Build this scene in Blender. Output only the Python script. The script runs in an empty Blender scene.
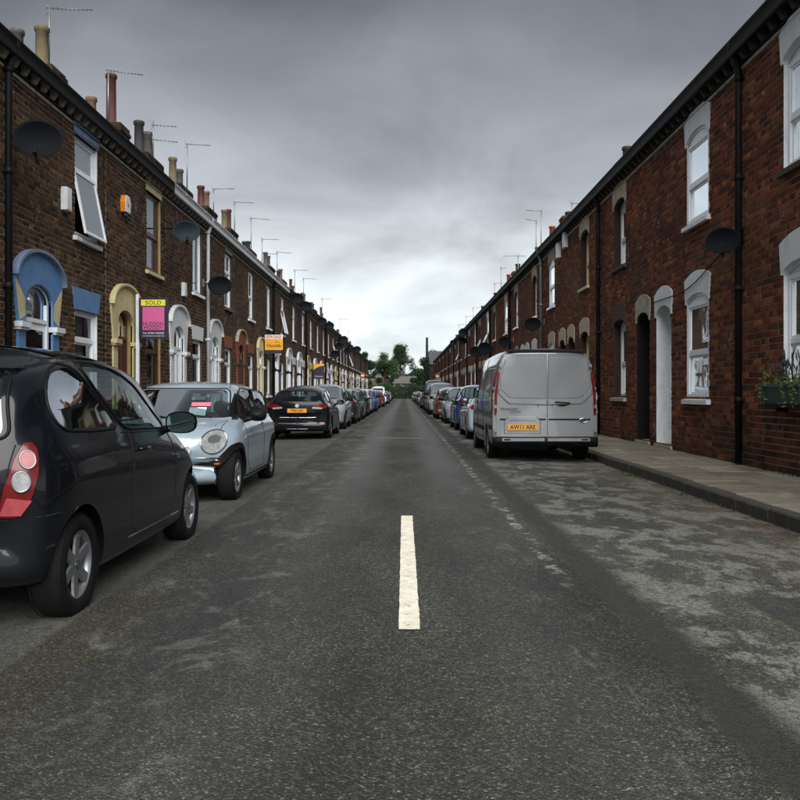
import bpy, bmesh, math, random
import numpy as np
from mathutils import Vector, Matrix
from mathutils.bvhtree import BVHTree
R = math.radians
random.seed(7)
scene = bpy.context.scene
COL = scene.collection

# ------------------------------------------------------------------ camera
FPX = 820.0
CAM_H = 1.25
cam_d = bpy.data.cameras.new('camera')
cam_d.sensor_width = 36.0
cam_d.lens = 36.0 * FPX / 800.0
cam_d.shift_x = -4 / 800.0
cam_d.shift_y = -7 / 800.0
cam_d.clip_end = 4000
cam_d.clip_start = 0.05
cam = bpy.data.objects.new('camera', cam_d)
COL.objects.link(cam)
cam.location = (0, 0, CAM_H)
cam.rotation_euler = (R(90), 0, 0)
scene.camera = cam
scene.render.resolution_x = 1024
scene.render.resolution_y = 1024
scene.cycles.max_bounces = 6
scene.cycles.diffuse_bounces = 3
scene.cycles.transparent_max_bounces = 10

# ------------------------------------------------------------------ light
scene.view_settings.view_transform = 'Standard'
scene.view_settings.look = 'None'
scene.view_settings.exposure = 2.05
scene.view_settings.gamma = 1.0
SUN_EL, SUN_AZ = R(42), R(170)          # azimuth clockwise from +Y: behind the camera, a little right
world = bpy.data.worlds.new("World")
scene.world = world
world.use_nodes = True
def build_world():
    nt = world.node_tree; N = nt.nodes; L = nt.links
    N.clear()
    out = N.new('ShaderNodeOutputWorld')
    bg = N.new('ShaderNodeBackground')
    bgn = N.new('ShaderNodeBackground')
    mix = N.new('ShaderNodeMixShader')
    sky = N.new('ShaderNodeTexSky')
    sky.sky_type = 'NISHITA'; sky.sun_disc = False
    sky.sun_elevation = SUN_EL; sky.sun_rotation = SUN_AZ
    bgn.inputs[1].default_value = 0.05
    L.new(sky.outputs[0], bgn.inputs[0])
    tc = N.new('ShaderNodeTexCoord')
    sep = N.new('ShaderNodeSeparateXYZ'); L.new(tc.outputs['Generated'], sep.inputs[0])
    def M(op, a, b=None, clamp=False):
        n = N.new('ShaderNodeMath'); n.operation = op; n.use_clamp = clamp
        for i, v in enumerate((a, b)):
            if v is None: continue
            if isinstance(v, (int, float)): n.inputs[i].default_value = v
            else: L.new(v, n.inputs[i])
        return n.outputs[0]
    z = M('MAXIMUM', sep.outputs[2], 0.0)
    # clouds lie on a layer overhead, so they foreshorten towards the horizon
    d = M('ADD', z, 0.30)
    cx = M('DIVIDE', sep.outputs[0], d); cy = M('DIVIDE', sep.outputs[1], d)
    cmb = N.new('ShaderNodeCombineXYZ'); L.new(cx, cmb.inputs[0]); L.new(cy, cmb.inputs[1])
    n1 = N.new('ShaderNodeTexNoise'); n1.inputs['Scale'].default_value = 2.3
    n1.inputs['Detail'].default_value = 9; n1.inputs['Roughness'].default_value = 0.52
    n1.inputs['Distortion'].default_value = 0.35
    mp = N.new('ShaderNodeMapping'); mp.inputs['Location'].default_value = (3.1, 1.3, 2.2)
    L.new(cmb.outputs[0], mp.inputs[0]); L.new(mp.outputs[0], n1.inputs['Vector'])
    n2 = N.new('ShaderNodeTexNoise'); n2.inputs['Scale'].default_value = 0.8
    n2.inputs['Detail'].default_value = 4
    L.new(mp.outputs[0], n2.inputs['Vector'])
    # brightness of an overcast deck: pale low down, heavy and grey higher up
    el = N.new('ShaderNodeValToRGB')
    cr = el.color_ramp
    cr.elements[0].position = 0.0; cr.elements[0].color = (0.66, 0.72, 0.74, 1)
    cr.elements[1].position = 1.0; cr.elements[1].color = (0.135, 0.141, 0.152, 1)
    for p, c in ((0.07, (0.66, 0.72, 0.735)), (0.13, (0.58, 0.62, 0.64)), (0.19, (0.45, 0.478, 0.50)), (0.25, (0.30, 0.315, 0.338)),
                 (0.33, (0.195, 0.203, 0.22)), (0.43, (0.125, 0.13, 0.142)), (0.6, (0.125, 0.13, 0.141))):
        e = cr.elements.new(p); e.color = (*c, 1)
    L.new(z, el.inputs[0])
    a = M('SUBTRACT', n1.outputs[0], 0.5); a = M('MULTIPLY', a, 1.5)
    b = M('SUBTRACT', n2.outputs[0], 0.5); b = M('MULTIPLY', b, 0.8)
    s = M('ADD', a, b); s = M('ADD', s, 1.0)
    s = M('MAXIMUM', s, 0.55); s = M('MINIMUM', s, 1.55)
    vm = N.new('ShaderNodeVectorMath'); vm.operation = 'SCALE'
    L.new(el.outputs[0], vm.inputs[0]); L.new(s, vm.inputs['Scale'])
    L.new(vm.outputs[0], bg.inputs[0]); bg.inputs[1].default_value = 0.36
    mix.inputs[0].default_value = 0.96
    L.new(bgn.outputs[0], mix.inputs[1]); L.new(bg.outputs[0], mix.inputs[2])
    L.new(mix.outputs[0], out.inputs[0])
build_world()
sun_d = bpy.data.lights.new('sun', 'SUN')
sun_d.energy = 1.5; sun_d.angle = R(62); sun_d.color = (1.0, 0.99, 0.965)
sun = bpy.data.objects.new('sun', sun_d); COL.objects.link(sun)
sd = Vector((math.sin(SUN_AZ) * math.cos(SUN_EL), math.cos(SUN_AZ) * math.cos(SUN_EL), math.sin(SUN_EL)))
sun.rotation_euler = sd.to_track_quat('Z', 'Y').to_euler()
sun.location = sd * 50

# ------------------------------------------------------------------ material helpers
MATS = {}
class NT:
    def __init__(s, name):
        s.m = bpy.data.materials.new(name); s.m.use_nodes = True
        s.nt = s.m.node_tree; s.N = s.nt.nodes; s.L = s.nt.links
        s.b = s.N['Principled BSDF']; s.out = s.N['Material Output']
    def n(s, t, **kw):
        x = s.N.new(t)
        for k, v in kw.items(): setattr(x, k, v)
        return x
    def link(s, a, b): s.L.new(a, b)
    def val(s, sock, v):
        if isinstance(v, (int, float)): sock.default_value = v
        elif isinstance(v, tuple): sock.default_value = v if len(v) == len(sock.default_value) else (*v, 1)
        else: s.L.new(v, sock)
    def math(s, op, a, b=0.0, clamp=False):
        x = s.n('ShaderNodeMath', operation=op); x.use_clamp = clamp
        s.val(x.inputs[0], a); s.val(x.inputs[1], b); return x.outputs[0]
    def mix(s, f, a, b, mode='MIX'):
        x = s.n('ShaderNodeMix', data_type='RGBA', blend_type=mode)
        s.val(x.inputs[0], f); s.val(x.inputs[6], a); s.val(x.inputs[7], b); return x.outputs[2]
    def coord(s, which='Object', scale=(1, 1, 1), loc=(0, 0, 0)):
        t = s.n('ShaderNodeTexCoord'); m = s.n('ShaderNodeMapping')
        m.inputs['Scale'].default_value = scale; m.inputs['Location'].default_value = loc
        s.link(t.outputs[which], m.inputs[0]); return m.outputs[0]
    def pos(s, scale=(1, 1, 1)):
        t = s.n('ShaderNodeNewGeometry'); m = s.n('ShaderNodeMapping')
        m.inputs['Scale'].default_value = scale
        s.link(t.outputs['Position'], m.inputs[0]); return m.outputs[0]
    def noise(s, vec, scale, detail=4, rough=0.55, dist=0.0):
        x = s.n('ShaderNodeTexNoise'); s.link(vec, x.inputs['Vector'])
        x.inputs['Scale'].default_value = scale; x.inputs['Detail'].default_value = detail
        x.inputs['Roughness'].default_value = rough; x.inputs['Distortion'].default_value = dist
        return x.outputs[0]
    def ramp(s, f, stops, interp='LINEAR'):
        x = s.n('ShaderNodeValToRGB'); cr = x.color_ramp; cr.interpolation = interp
        while len(cr.elements) < len(stops): cr.elements.new(0.5)
        for e, (p, c) in zip(cr.elements, stops):
            e.position = p; e.color = (c, c, c, 1) if isinstance(c, (int, float)) else (*c, 1)
        s.link(f, x.inputs[0]); return x.outputs[0]
    def bump(s, h, strength=0.3, dist=0.01):
        x = s.n('ShaderNodeBump'); x.inputs['Strength'].default_value = strength
        x.inputs['Distance'].default_value = dist
        s.link(h, x.inputs['Height']); s.link(x.outputs[0], s.b.inputs['Normal'])
    def step(s, v, a, b):
        x = s.n('ShaderNodeMapRange'); x.interpolation_type = 'SMOOTHSTEP'
        s.val(x.inputs[0], v); x.inputs[1].default_value = a; x.inputs[2].default_value = b
        return x.outputs[0]
    def set(s, color=None, rough=None, metal=None, spec=None, coat=None):
        b = s.b
        if color is not None: s.val(b.inputs['Base Color'], color)
        if rough is not None: s.val(b.inputs['Roughness'], rough)
        if metal is not None: s.val(b.inputs['Metallic'], metal)
        if spec is not None: s.val(b.inputs['Specular IOR Level'], spec)
        if coat is not None: s.val(b.inputs['Coat Weight'], coat); b.inputs['Coat Roughness'].default_value = 0.03

def plain(name, color, rough=0.6, metal=0.0, var=0.12, scale=6.0, dirt=0.0, bump=0.0, spec=0.5):
    """one surface colour with soft natural variation, and an optional film of dirt"""
    if name in MATS: return MATS[name]
    t = NT(name); p = t.coord('Object')
    n = t.noise(p, scale, 5, 0.6)
    dark = tuple(c * (1 - var * 1.6) for c in color); lite = tuple(min(1, c * (1 + var)) for c in color)
    c = t.mix(t.ramp(n, [(0.3, 0.0), (0.7, 1.0)]), dark, lite)
    if dirt > 0:
        n2 = t.noise(t.coord('Object', (5, 5, 1.2)), 2.2, 6, 0.65)
        c = t.mix(t.math('MULTIPLY', t.ramp(n2, [(0.48, 0.0), (0.72, 1.0)]), dirt), c, (0.09, 0.08, 0.065))
    t.set(c, rough, metal, spec)
    if bump: t.bump(t.noise(p, scale * 9, 3), bump, 0.01)
    MATS[name] = t.m; return t.m

def brick_mat(name, cols, per_object=False, soot=0.5, stain=None, eff=(0.5,0.47,0.42)):
    if name in MATS: return MATS[name]
    t = NT(name)
    if per_object:
        oi = t.n('ShaderNodeObjectInfo'); r = oi.outputs['Random']
    else:
        a = t.n('ShaderNodeAttribute', attribute_name='rnd'); oi = t.n('ShaderNodeObjectInfo')
        r = t.math('FRACT', t.math('ADD', a.outputs['Fac'], oi.outputs['Random']))
    base = t.ramp(r, [(i / len(cols), c) for i, c in enumerate(cols)], 'CONSTANT')
    P = t.pos()
    fine = t.noise(P, 38, 6, 0.7)
    c = t.mix(t.ramp(fine, [(0.32, 0.0), (0.68, 1.0)]), t.mix(1.0, base, (0.55, 0.52, 0.5), 'MULTIPLY'), t.mix(1.0, base, (1.35, 1.3, 1.25), 'MULTIPLY'))
    big = t.noise(P, 0.55, 6, 0.6)
    c = t.mix(t.math('MULTIPLY', t.ramp(big, [(0.42, 0.0), (0.66, 1.0)]), soot), c, (0.022, 0.017, 0.014))
    if stain:
        sg = t.noise(P, 0.30, 6, 0.7, 0.4)
        c = t.mix(t.math('MULTIPLY', t.ramp(sg, [(0.55, 0.0), (0.68, 1.0)]), 0.55), c, stain)
    sp = t.n('ShaderNodeSeparateXYZ'); t.link(P, sp.inputs[0])
    damp = t.math('MULTIPLY', t.math('SUBTRACT', 1.0, t.step(sp.outputs[2], 0.1, 1.1)), t.ramp(t.noise(P, 1.3, 6, 0.7), [(0.38, 0.0), (0.6, 0.75)]))
    c = t.mix(damp, c, (0.016, 0.014, 0.010))
    ef = t.noise(P, 3.3, 7, 0.72)
    c = t.mix(t.math('MULTIPLY', t.ramp(ef, [(0.60, 0.0), (0.70, 1.0)]), 0.5), c, eff)
    t.set(c, 0.9, spec=0.15)
    t.bump(t.noise(P, 90, 3, 0.7), 0.5, 0.006)
    MATS[name] = t.m; return t.m

L_COLS = [(0.0683, 0.0368, 0.0218), (0.0383, 0.0232, 0.0164), (0.0930, 0.0505, 0.0273), (0.0573, 0.0315, 0.0192), (0.0793, 0.0478, 0.0273),
          (0.0246, 0.0164, 0.0137), (0.1161, 0.0725, 0.0410), (0.0628, 0.0342, 0.0205)]
R_COLS = [(0.1769, 0.0502, 0.0251), (0.1098, 0.0311, 0.0182), (0.2135, 0.0646, 0.0308), (0.0793, 0.0251, 0.0160), (0.1525, 0.0455, 0.0239),
          (0.0610, 0.0227, 0.0160), (0.2562, 0.0933, 0.0410), (0.1342, 0.0430, 0.0239), (0.1891, 0.0550, 0.0274), (0.0976, 0.0311, 0.0194)]
def mortar(name, col):
    if name in MATS: return MATS[name]
    t = NT(name); P = t.pos()
    n = t.noise(P, 14, 6, 0.7)
    c = t.mix(n, tuple(v * 0.55 for v in col), tuple(v * 1.4 for v in col))
    big = t.noise(P, 0.5, 5, 0.6)
    c = t.mix(t.math('MULTIPLY', t.ramp(big, [(0.42, 0.0), (0.68, 1.0)]), 0.6), c, (0.05, 0.04, 0.032))
    t.set(c, 0.95, spec=0.1); t.bump(n, 0.4, 0.01)
    MATS[name] = t.m; return t.m

def paint(name, col, flake=0.0, rough=0.28, coat=0.9, dirt=0.45):
    """car paint: clear coat over colour, with road dirt low on the body"""
    if name in MATS: return MATS[name]
    t = NT(name); P = t.coord('Object')
    sep = t.n('ShaderNodeSeparateXYZ'); t.link(P, sep.inputs[0])
    d = t.noise(P, 3.0, 6, 0.6)
    low = t.math('SUBTRACT', 1.0, t.step(sep.outputs[2], 0.12, 0.62))
    dm = t.math('MULTIPLY', t.math('MULTIPLY', low, d), dirt)
    c = t.mix(dm, col, (0.06, 0.055, 0.048))
    t.set(c, t.math('ADD', t.math('MULTIPLY', d, 0.12), rough), flake, spec=0.5 if coat > .6 else 0.15, coat=coat)
    MATS[name] = t.m; return t.m

def glass(name, tint=(0.35, 0.42, 0.42), base_reflect=0.06, opaque=0.0, blk=(0.01, 0.012, 0.013)):
    if name in MATS: return MATS[name]
    t = NT(name)
    tr = t.n('ShaderNodeBsdfTransparent'); tr.inputs[0].default_value = (*tint, 1)
    df = t.n('ShaderNodeBsdfDiffuse'); df.inputs[0].default_value = (*blk, 1)
    mx0 = t.n('ShaderNodeMixShader'); mx0.inputs[0].default_value = opaque
    t.link(tr.outputs[0], mx0.inputs[1]); t.link(df.outputs[0], mx0.inputs[2])
    gl = t.n('ShaderNodeBsdfGlossy'); gl.inputs['Roughness'].default_value = 0.03
    gl.inputs[0].default_value = (0.9, 0.97, 1.0, 1)
    fr = t.n('ShaderNodeLayerWeight'); fr.inputs[0].default_value = 0.22
    f = t.math('ADD', t.math('MULTIPLY', fr.outputs['Fresnel'], 0.95), base_reflect, clamp=True)
    mx = t.n('ShaderNodeMixShader'); t.link(f, mx.inputs[0])
    t.link(mx0.outputs[0], mx.inputs[1]); t.link(gl.outputs[0], mx.inputs[2])
    # old sheet glass is never flat: a slow ripple in the reflection
    bp = t.n('ShaderNodeBump'); bp.inputs['Strength'].default_value = 0.12; bp.inputs['Distance'].default_value = 0.02
    t.link(t.noise(t.coord('Object'), 1.7, 2), bp.inputs['Height'])
    t.link(bp.outputs[0], gl.inputs['Normal'])
    t.link(mx.outputs[0], t.out.inputs[0])
    MATS[name] = t.m; return t.m

M_white = plain('white_paint', (0.62, 0.64, 0.66), 0.45, var=0.05, dirt=0.28)
M_upvc = plain('white_plastic', (0.70, 0.73, 0.76), 0.3, var=0.03, dirt=0.10)
M_cream = plain('cream_paint', (0.52, 0.45, 0.24), 0.6, var=0.08, dirt=0.35)
M_ochre = plain('ochre_paint', (0.27, 0.20, 0.07), 0.6, var=0.12, dirt=0.3)
M_paleyellow = plain('pale_yellow_paint', (0.62, 0.56, 0.36), 0.6, var=0.08, dirt=0.2)
M_blue = plain('blue_paint', (0.085, 0.20, 0.40), 0.55, var=0.12, dirt=0.15)
M_navy = plain('navy_paint', (0.012, 0.016, 0.07), 0.5)
M_bluegrey = plain('blue_grey_paint', (0.14, 0.19, 0.30), 0.6, dirt=0.3)
M_buff = plain('bare_stone', (0.46, 0.39, 0.28), 0.85, var=0.15, dirt=0.3, bump=0.2)
M_stone = plain('weathered_stone', (0.34, 0.31, 0.24), 0.9, var=0.2, dirt=0.55, bump=0.3)
M_darkstone = plain('sooty_stone', (0.05, 0.046, 0.042), 0.9, var=0.2, bump=0.3)
M_maroon = plain('dark_red_paint', (0.055, 0.012, 0.010), 0.4, dirt=0.1)
M_rust = plain('terracotta_paint', (0.20, 0.055, 0.022), 0.7, var=0.15, dirt=0.2)
M_brownp = plain('brown_paint', (0.05, 0.025, 0.016), 0.5)
M_blackp = plain('black_paint', (0.004, 0.004, 0.0045), 0.6, spec=.2)
M_blackm = plain('black_iron', (0.004, 0.004, 0.0045), 0.6, dirt=0.06, spec=.2)
M_greyslate = plain('slate', (0.055, 0.058, 0.065), 0.7, var=0.25, scale=3, bump=0.3)
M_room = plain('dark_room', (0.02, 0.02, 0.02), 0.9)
M_curtain = plain('net_curtain', (0.55, 0.56, 0.54), 0.9, var=0.08)
M_blind = plain('drawn_blind', (0.42, 0.44, 0.45), 0.8, var=0.04)
M_pane = glass('window_glass', (0.75, 0.8, 0.8), 0.10)
M_pane_sky = glass('window_glass_sky_tint', (0.5, 0.55, 0.56), 0.14, 0.6, (0.30, 0.34, 0.36))  # pale sky reflection put into the pane's diffuse colour
M_mortL = mortar('mortar_buff', (0.33, 0.255, 0.17))
M_mortR = mortar('mortar_grey', (0.33, 0.24, 0.18))
M_brL = brick_mat('brick_brown', L_COLS, soot=0.5)
M_mortStack = mortar('mortar_sooty', (0.07, 0.06, 0.05)); M_blackstone = plain('black_flaunching', (0.02, 0.019, 0.018), 0.95)
M_brStack = brick_mat('brick_sooty', [tuple(v * .45 for v in c) for c in L_COLS], soot=0.8)
M_brR = brick_mat('brick_red', R_COLS, soot=0.6, stain=(0.12, 0.085, 0.04))
M_brLo = brick_mat('brick_brown_single', L_COLS, True, soot=0.45)
M_brRo = brick_mat('brick_red_single', R_COLS, True, soot=0.6, stain=(0.12, 0.085, 0.04))
M_pot_buff = plain('pot_buff', (0.13, 0.10, 0.05), 0.85, var=0.25, dirt=0.5, bump=0.2)
M_pot_grey = plain('pot_grey', (0.07, 0.068, 0.066), 0.85, var=0.25, dirt=0.5)
M_pot_tan = plain('pot_tan', (0.17, 0.10, 0.055), 0.85, var=0.25, dirt=0.4)
M_pot_red = plain('pot_red', (0.07, 0.016, 0.010), 0.8, var=0.25, dirt=0.4)
M_pot_bright = plain('pot_bright_red', (0.22, 0.03, 0.015), 0.7, var=0.15)
M_pot_black = plain('pot_black', (0.02, 0.02, 0.02), 0.8)
M_alu = plain('aerial_metal', (0.23, 0.24, 0.25), 0.4, 0.6)
M_dish = plain('dish_dark', (0.005, 0.006, 0.009), 0.85, var=0.1, spec=0.15)
M_dishL = plain('dish_bluegrey', (0.012, 0.024, 0.030), 0.8, var=0.1, spec=0.2)
M_rubber = plain('tyre_rubber', (0.0045, 0.0045, 0.0045), 0.9, var=0.3, spec=.2)
M_plastic = plain('black_trim', (0.004, 0.004, 0.0045), 0.6, spec=.2)
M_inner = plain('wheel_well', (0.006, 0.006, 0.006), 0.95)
M_cabin = plain('cabin_dark', (0.018, 0.018, 0.020), 0.9)
M_alloy = plain('alloy', (0.26, 0.27, 0.29), 0.35, 0.75, var=0.08)
M_chrome = plain('chrome', (0.65, 0.66, 0.68), 0.08, 1.0, var=0.02)
M_redlamp = plain('red_lens', (0.11, 0.004, 0.006), 0.12, var=0.15, scale=20)
M_redlamp2 = plain('pink_lens', (0.30, 0.05, 0.06), 0.15, var=0.15, scale=20)
M_clear = plain('clear_lens', (0.34, 0.35, 0.35), 0.12, 0.3, var=0.25, scale=22)
M_orange = plain('orange_lens', (0.5, 0.12, 0.01), 0.15)
M_cglass = glass('car_glass', (0.50, 0.60, 0.60), 0.05)
M_cglass_dark = glass('car_glass_far', (0.2, 0.24, 0.24), 0.12, 0.5)
M_mirror = plain('mirror_glass', (0.12, 0.17, 0.17), 0.03, 1.0, var=0.0)
M_plateY = plain('plate_yellow', (0.55, 0.24, 0.012), 0.5, var=0.03)
M_plateW = plain('plate_white', (0.7, 0.7, 0.68), 0.5, var=0.03)
M_black = plain('print_black', (0.008, 0.008, 0.008), 0.6)
M_sticker = plain('sticker_white', (0.6, 0.65, 0.65), 0.6)
M_stickerR = plain('sticker_red', (0.55, 0.12, 0.16), 0.6)
P_micra = paint('paint_blue_black', (0.0035, 0.0045, 0.0065), 0.1, 0.2, .42, .12)
P_mini = paint('paint_silver_blue', (0.29, 0.36, 0.42), 0.3, 0.25)
P_black = paint('paint_black', (0.003, 0.0035, 0.005), 0.0, 0.16, .30, .10)
P_silver = paint('paint_silver', (0.28, 0.30, 0.32), 0.35, 0.27)
P_van = paint('paint_van_silver', (0.20, 0.207, 0.218), 0.5, 0.27)
P_grey = paint('paint_grey', (0.07, 0.082, 0.09), 0.4, 0.25, .7, .3)
P_dark = paint('paint_charcoal', (0.012, 0.014, 0.017), 0.2, 0.22, .5, .2)
P_blue = paint('paint_bright_blue', (0.02, 0.07, 0.32), 0.35, 0.2)
P_dblue = paint('paint_dark_blue', (0.012, 0.028, 0.13), 0.35, 0.2)
P_red = paint('paint_red', (0.16, 0.008, 0.012), 0.2, 0.2)
P_dred = paint('paint_dark_red', (0.07, 0.008, 0.012), 0.2, 0.2)
P_white = paint('paint_white', (0.62, 0.64, 0.66), 0.0, 0.3)
P_purple = paint('paint_dusk_purple', (0.05, 0.055, 0.11), 0.4, 0.25)

def road_mat():
    t = NT('asphalt')
    P = t.pos()
    sep = t.n('ShaderNodeSeparateXYZ'); t.link(P, sep.inputs[0])
    X, Y = sep.outputs[0], sep.outputs[1]
    wob = t.noise(t.pos((1, 0.6, 1)), 2.6, 4, 0.6)
    Xw = t.math('ADD', X, t.math('MULTIPLY', t.math('SUBTRACT', wob, 0.5), 0.16))
    # stone chips in the surface dressing
    v = t.n('ShaderNodeTexVoronoi'); v.inputs['Scale'].default_value = 125
    t.link(P, v.inputs['Vector'])
    vs = t.n('ShaderNodeSeparateColor'); t.link(v.outputs['Color'], vs.inputs[0])
    v2 = t.n('ShaderNodeTexVoronoi'); v2.inputs['Scale'].default_value = 55
    t.link(P, v2.inputs['Vector'])
    vs2 = t.n('ShaderNodeSeparateColor'); t.link(v2.outputs['Color'], vs2.inputs[0])
    chip = t.ramp(vs.outputs[0], [(0.0, (0.011, 0.012, 0.011)), (0.45, (0.023, 0.0245, 0.022)), (0.75, (0.040, 0.042, 0.037)), (0.93, (0.064, 0.065, 0.055)), (0.98, (0.13, 0.13, 0.112))], 'LINEAR')
    chip2 = t.ramp(vs2.outputs[0], [(0.0, 0.72), (0.7, 1.05), (1.0, 1.5)])
    c = t.mix(1.0, chip, chip2, 'MULTIPLY')
    # slow blotches, stretched along the traffic
    bl = t.noise(t.pos((1.0, 0.28, 1)), 1.1, 6, 0.62)
    c = t.mix(1.0, c, t.ramp(bl, [(0.34, (0.52, 0.53, 0.54)), (0.66, (1.5, 1.48, 1.38))]), 'MULTIPLY')
    br = t.noise(P, 0.9, 5, 0.6)
    c = t.mix(t.math('MULTIPLY', t.ramp(br, [(0.48, 0.0), (0.7, 1.0)]), 0.5), c, t.mix(1.0, c, (1.10, 1.0, 0.66), 'MULTIPLY'))
    def band(x, a, b, e):
        return t.math('MULTIPLY', t.step(x, a - e, a + e), t.math('SUBTRACT', 1.0, t.step(x, b - e, b + e)))
    # polished wheel tracks, painted paler with distance
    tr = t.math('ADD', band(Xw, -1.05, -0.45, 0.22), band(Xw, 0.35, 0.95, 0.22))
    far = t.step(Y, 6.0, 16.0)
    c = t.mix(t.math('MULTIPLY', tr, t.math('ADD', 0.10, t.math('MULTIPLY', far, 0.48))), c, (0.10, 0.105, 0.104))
    # worn, bleached parking bays
    pat = t.noise(t.pos((1.3, 0.85, 1)), 1.7, 11, 0.76, 0.2)
    pm = t.ramp(pat, [(0.49, 0.0), (0.53, 1.0)])
    rb = t.math('MULTIPLY', t.step(Xw, 1.40, 1.55), t.math('ADD', 0.08, t.math('MULTIPLY', pm, 0.85)))
    grit = t.ramp(t.noise(P, 42, 6, 0.8), [(0.36, 0.0), (0.64, 1.0)])
    pale = t.mix(grit, (0.042, 0.041, 0.036), (0.23, 0.225, 0.20))
    c = t.mix(rb, c, pale)
    brn = t.math('MULTIPLY', t.step(Xw, 2.2, 3.4), t.ramp(t.noise(P, 2.2, 7, 0.65), [(0.42, 0.0), (0.62, 1.0)]))
    c = t.mix(t.math('MULTIPLY', brn, 0.7), c, t.mix(grit, (0.035, 0.025, 0.017), (0.13, 0.095, 0.06)))
    # left side: pale bay, brown reinstated trench, flaking joint
    lb = t.math('MULTIPLY', t.math('SUBTRACT', 1.0, t.step(Xw, -1.86, -1.80)), t.math('ADD', 0.35, t.math('MULTIPLY', pm, 0.4)))
    c = t.mix(lb, c, t.mix(grit, (0.035, 0.034, 0.030), (0.12, 0.116, 0.106)))
    Xs = t.math('ADD', X, t.math('MULTIPLY', t.math('SUBTRACT', wob, 0.5), 0.03))
    trench = t.math('MULTIPLY', band(Xs, -1.83, -1.47, 0.008), t.math('SUBTRACT', 1.0, t.step(Y, 5.05, 5.12)))
    c = t.mix(t.math('MULTIPLY', trench, 0.8), c, t.mix(1.0, chip, (0.95, 0.78, 0.55), 'MULTIPLY'))
    px = t.math('ADD', X, t.math('MULTIPLY', t.math('SUBTRACT', t.noise(P, 6, 6, 0.7), 0.5), 0.10)); py = t.math('ADD', Y, t.math('MULTIPLY', t.math('SUBTRACT', t.noise(P, 4.5, 6, 0.7), 0.5), 0.22))
    pt = t.math('MULTIPLY', band(px, 2.08, 3.05, 0.015), band(py, 4.33, 5.08, 0.02))
    c = t.mix(t.math('MULTIPLY', pt, 0.85), c, t.mix(grit, (0.010, 0.010, 0.010), (0.045, 0.043, 0.040)))
    wear = t.math('MULTIPLY', band(Xw, 0.55, 1.25, 0.2), t.ramp(t.noise(t.pos((1.6, 0.5, 1)), 2.4, 9, 0.78, 0.5), [(0.56, 0.0), (0.63, 1.0)]))
    c = t.mix(t.math('MULTIPLY', wear, 0.45), c, pale)
    fl = t.math('MULTIPLY', band(Xw, -1.6, -0.75, 0.12), t.ramp(t.noise(t.pos((1, .6, 1)), 2.6, 9, 0.8, 0.4), [(0.52, 0.0), (0.59, 1.0)]))
    c = t.mix(t.math('MULTIPLY', fl, 0.6), c, pale)
    dk = t.math('MULTIPLY', band(Xs, -1.47, -0.95, 0.05), t.math('SUBTRACT', 1.0, t.step(Y, 9.0, 14.0)))
    c = t.mix(t.math('MULTIPLY', dk, 0.35), c, (0.018, 0.019, 0.020))
    # dark tar joint right of the centre, and the ghost of an old white line beside it
    seam = t.math('MULTIPLY', band(Xw, 1.21, 1.41, 0.03), t.math('SUBTRACT', 1.0, t.math('MULTIPLY', t.step(Y, 9, 22), 0.6)))
    sn = t.ramp(t.noise(P, 2.3, 6, 0.7), [(0.3, 0.5), (0.6, 1.0)])
    c = t.mix(t.math('MULTIPLY', t.math('MULTIPLY', seam, sn), 0.92), c, t.mix(grit, (0.012, 0.012, 0.012), (0.035, 0.034, 0.032)))
    old = t.math('MULTIPLY', band(Xw, 1.02, 1.12, 0.02), t.ramp(t.noise(P, 5.0, 8, 0.8), [(0.50, 0.0), (0.58, 1.0)]))
    old = t.math('MULTIPLY', old, t.math('MULTIPLY', t.step(Y, 5.0, 6.0), 0.75))
    c = t.mix(old, c, (0.30, 0.30, 0.28))
    # stray paint scabs
    sc = t.ramp(t.noise(t.pos((1, 0.5, 1)), 3.7, 3, 0.5, 0.5), [(0.745, 0.0), (0.76, 1.0)])
    c = t.mix(t.math('MULTIPLY', sc, 0.35), c, (0.26, 0.26, 0.24))
    # cracks
    cv = t.n('ShaderNodeTexVoronoi', feature='DISTANCE_TO_EDGE'); cv.inputs['Scale'].default_value = 0.9
    wp = t.n('ShaderNodeVectorMath', operation='ADD'); t.link(P, wp.inputs[0])
    nn = t.n('ShaderNodeTexNoise'); nn.inputs['Scale'].default_value = 3; nn.inputs['Detail'].default_value = 5; t.link(P, nn.inputs['Vector'])
    t.link(nn.outputs['Color'], wp.inputs[1]); t.link(wp.outputs[0], cv.inputs['Vector'])
    ck = t.math('MULTIPLY', t.ramp(cv.outputs['Distance'], [(0.0, 1.0), (0.012, 0.0)]), t.ramp(t.noise(P, 0.8, 2), [(0.5, 0.0), (0.6, 1.0)]))
    c = t.mix(t.math('MULTIPLY', ck, 0.8), c, (0.012, 0.012, 0.012))
    # oil drips where cars stand
    oil = t.math('MULTIPLY', t.math('ADD', t.math('SUBTRACT', 1.0, t.step(X, -2.4, -2.0)), t.step(X, 2.0, 2.5)), t.ramp(t.noise(P, 1.1, 4, 0.5), [(0.6, 0.0), (0.7, 1.0)]))
    c = t.mix(t.math('MULTIPLY', oil, 0.6), c, (0.015, 0.014, 0.013))
    t.set(c, t.ramp(t.noise(P, 3, 4), [(0.3, 0.62), (0.7, 0.85)]), spec=0.4)
    h = t.math('ADD', t.math('MULTIPLY', v.outputs['Distance'], -0.8), t.math('MULTIPLY', t.noise(P, 8, 5, 0.7), 0.8))
    h = t.math('SUBTRACT', h, t.math('MULTIPLY', ck, 0.8))
    t.bump(h, 0.75, 0.012)
    return t.m
M_road = road_mat()
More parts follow.
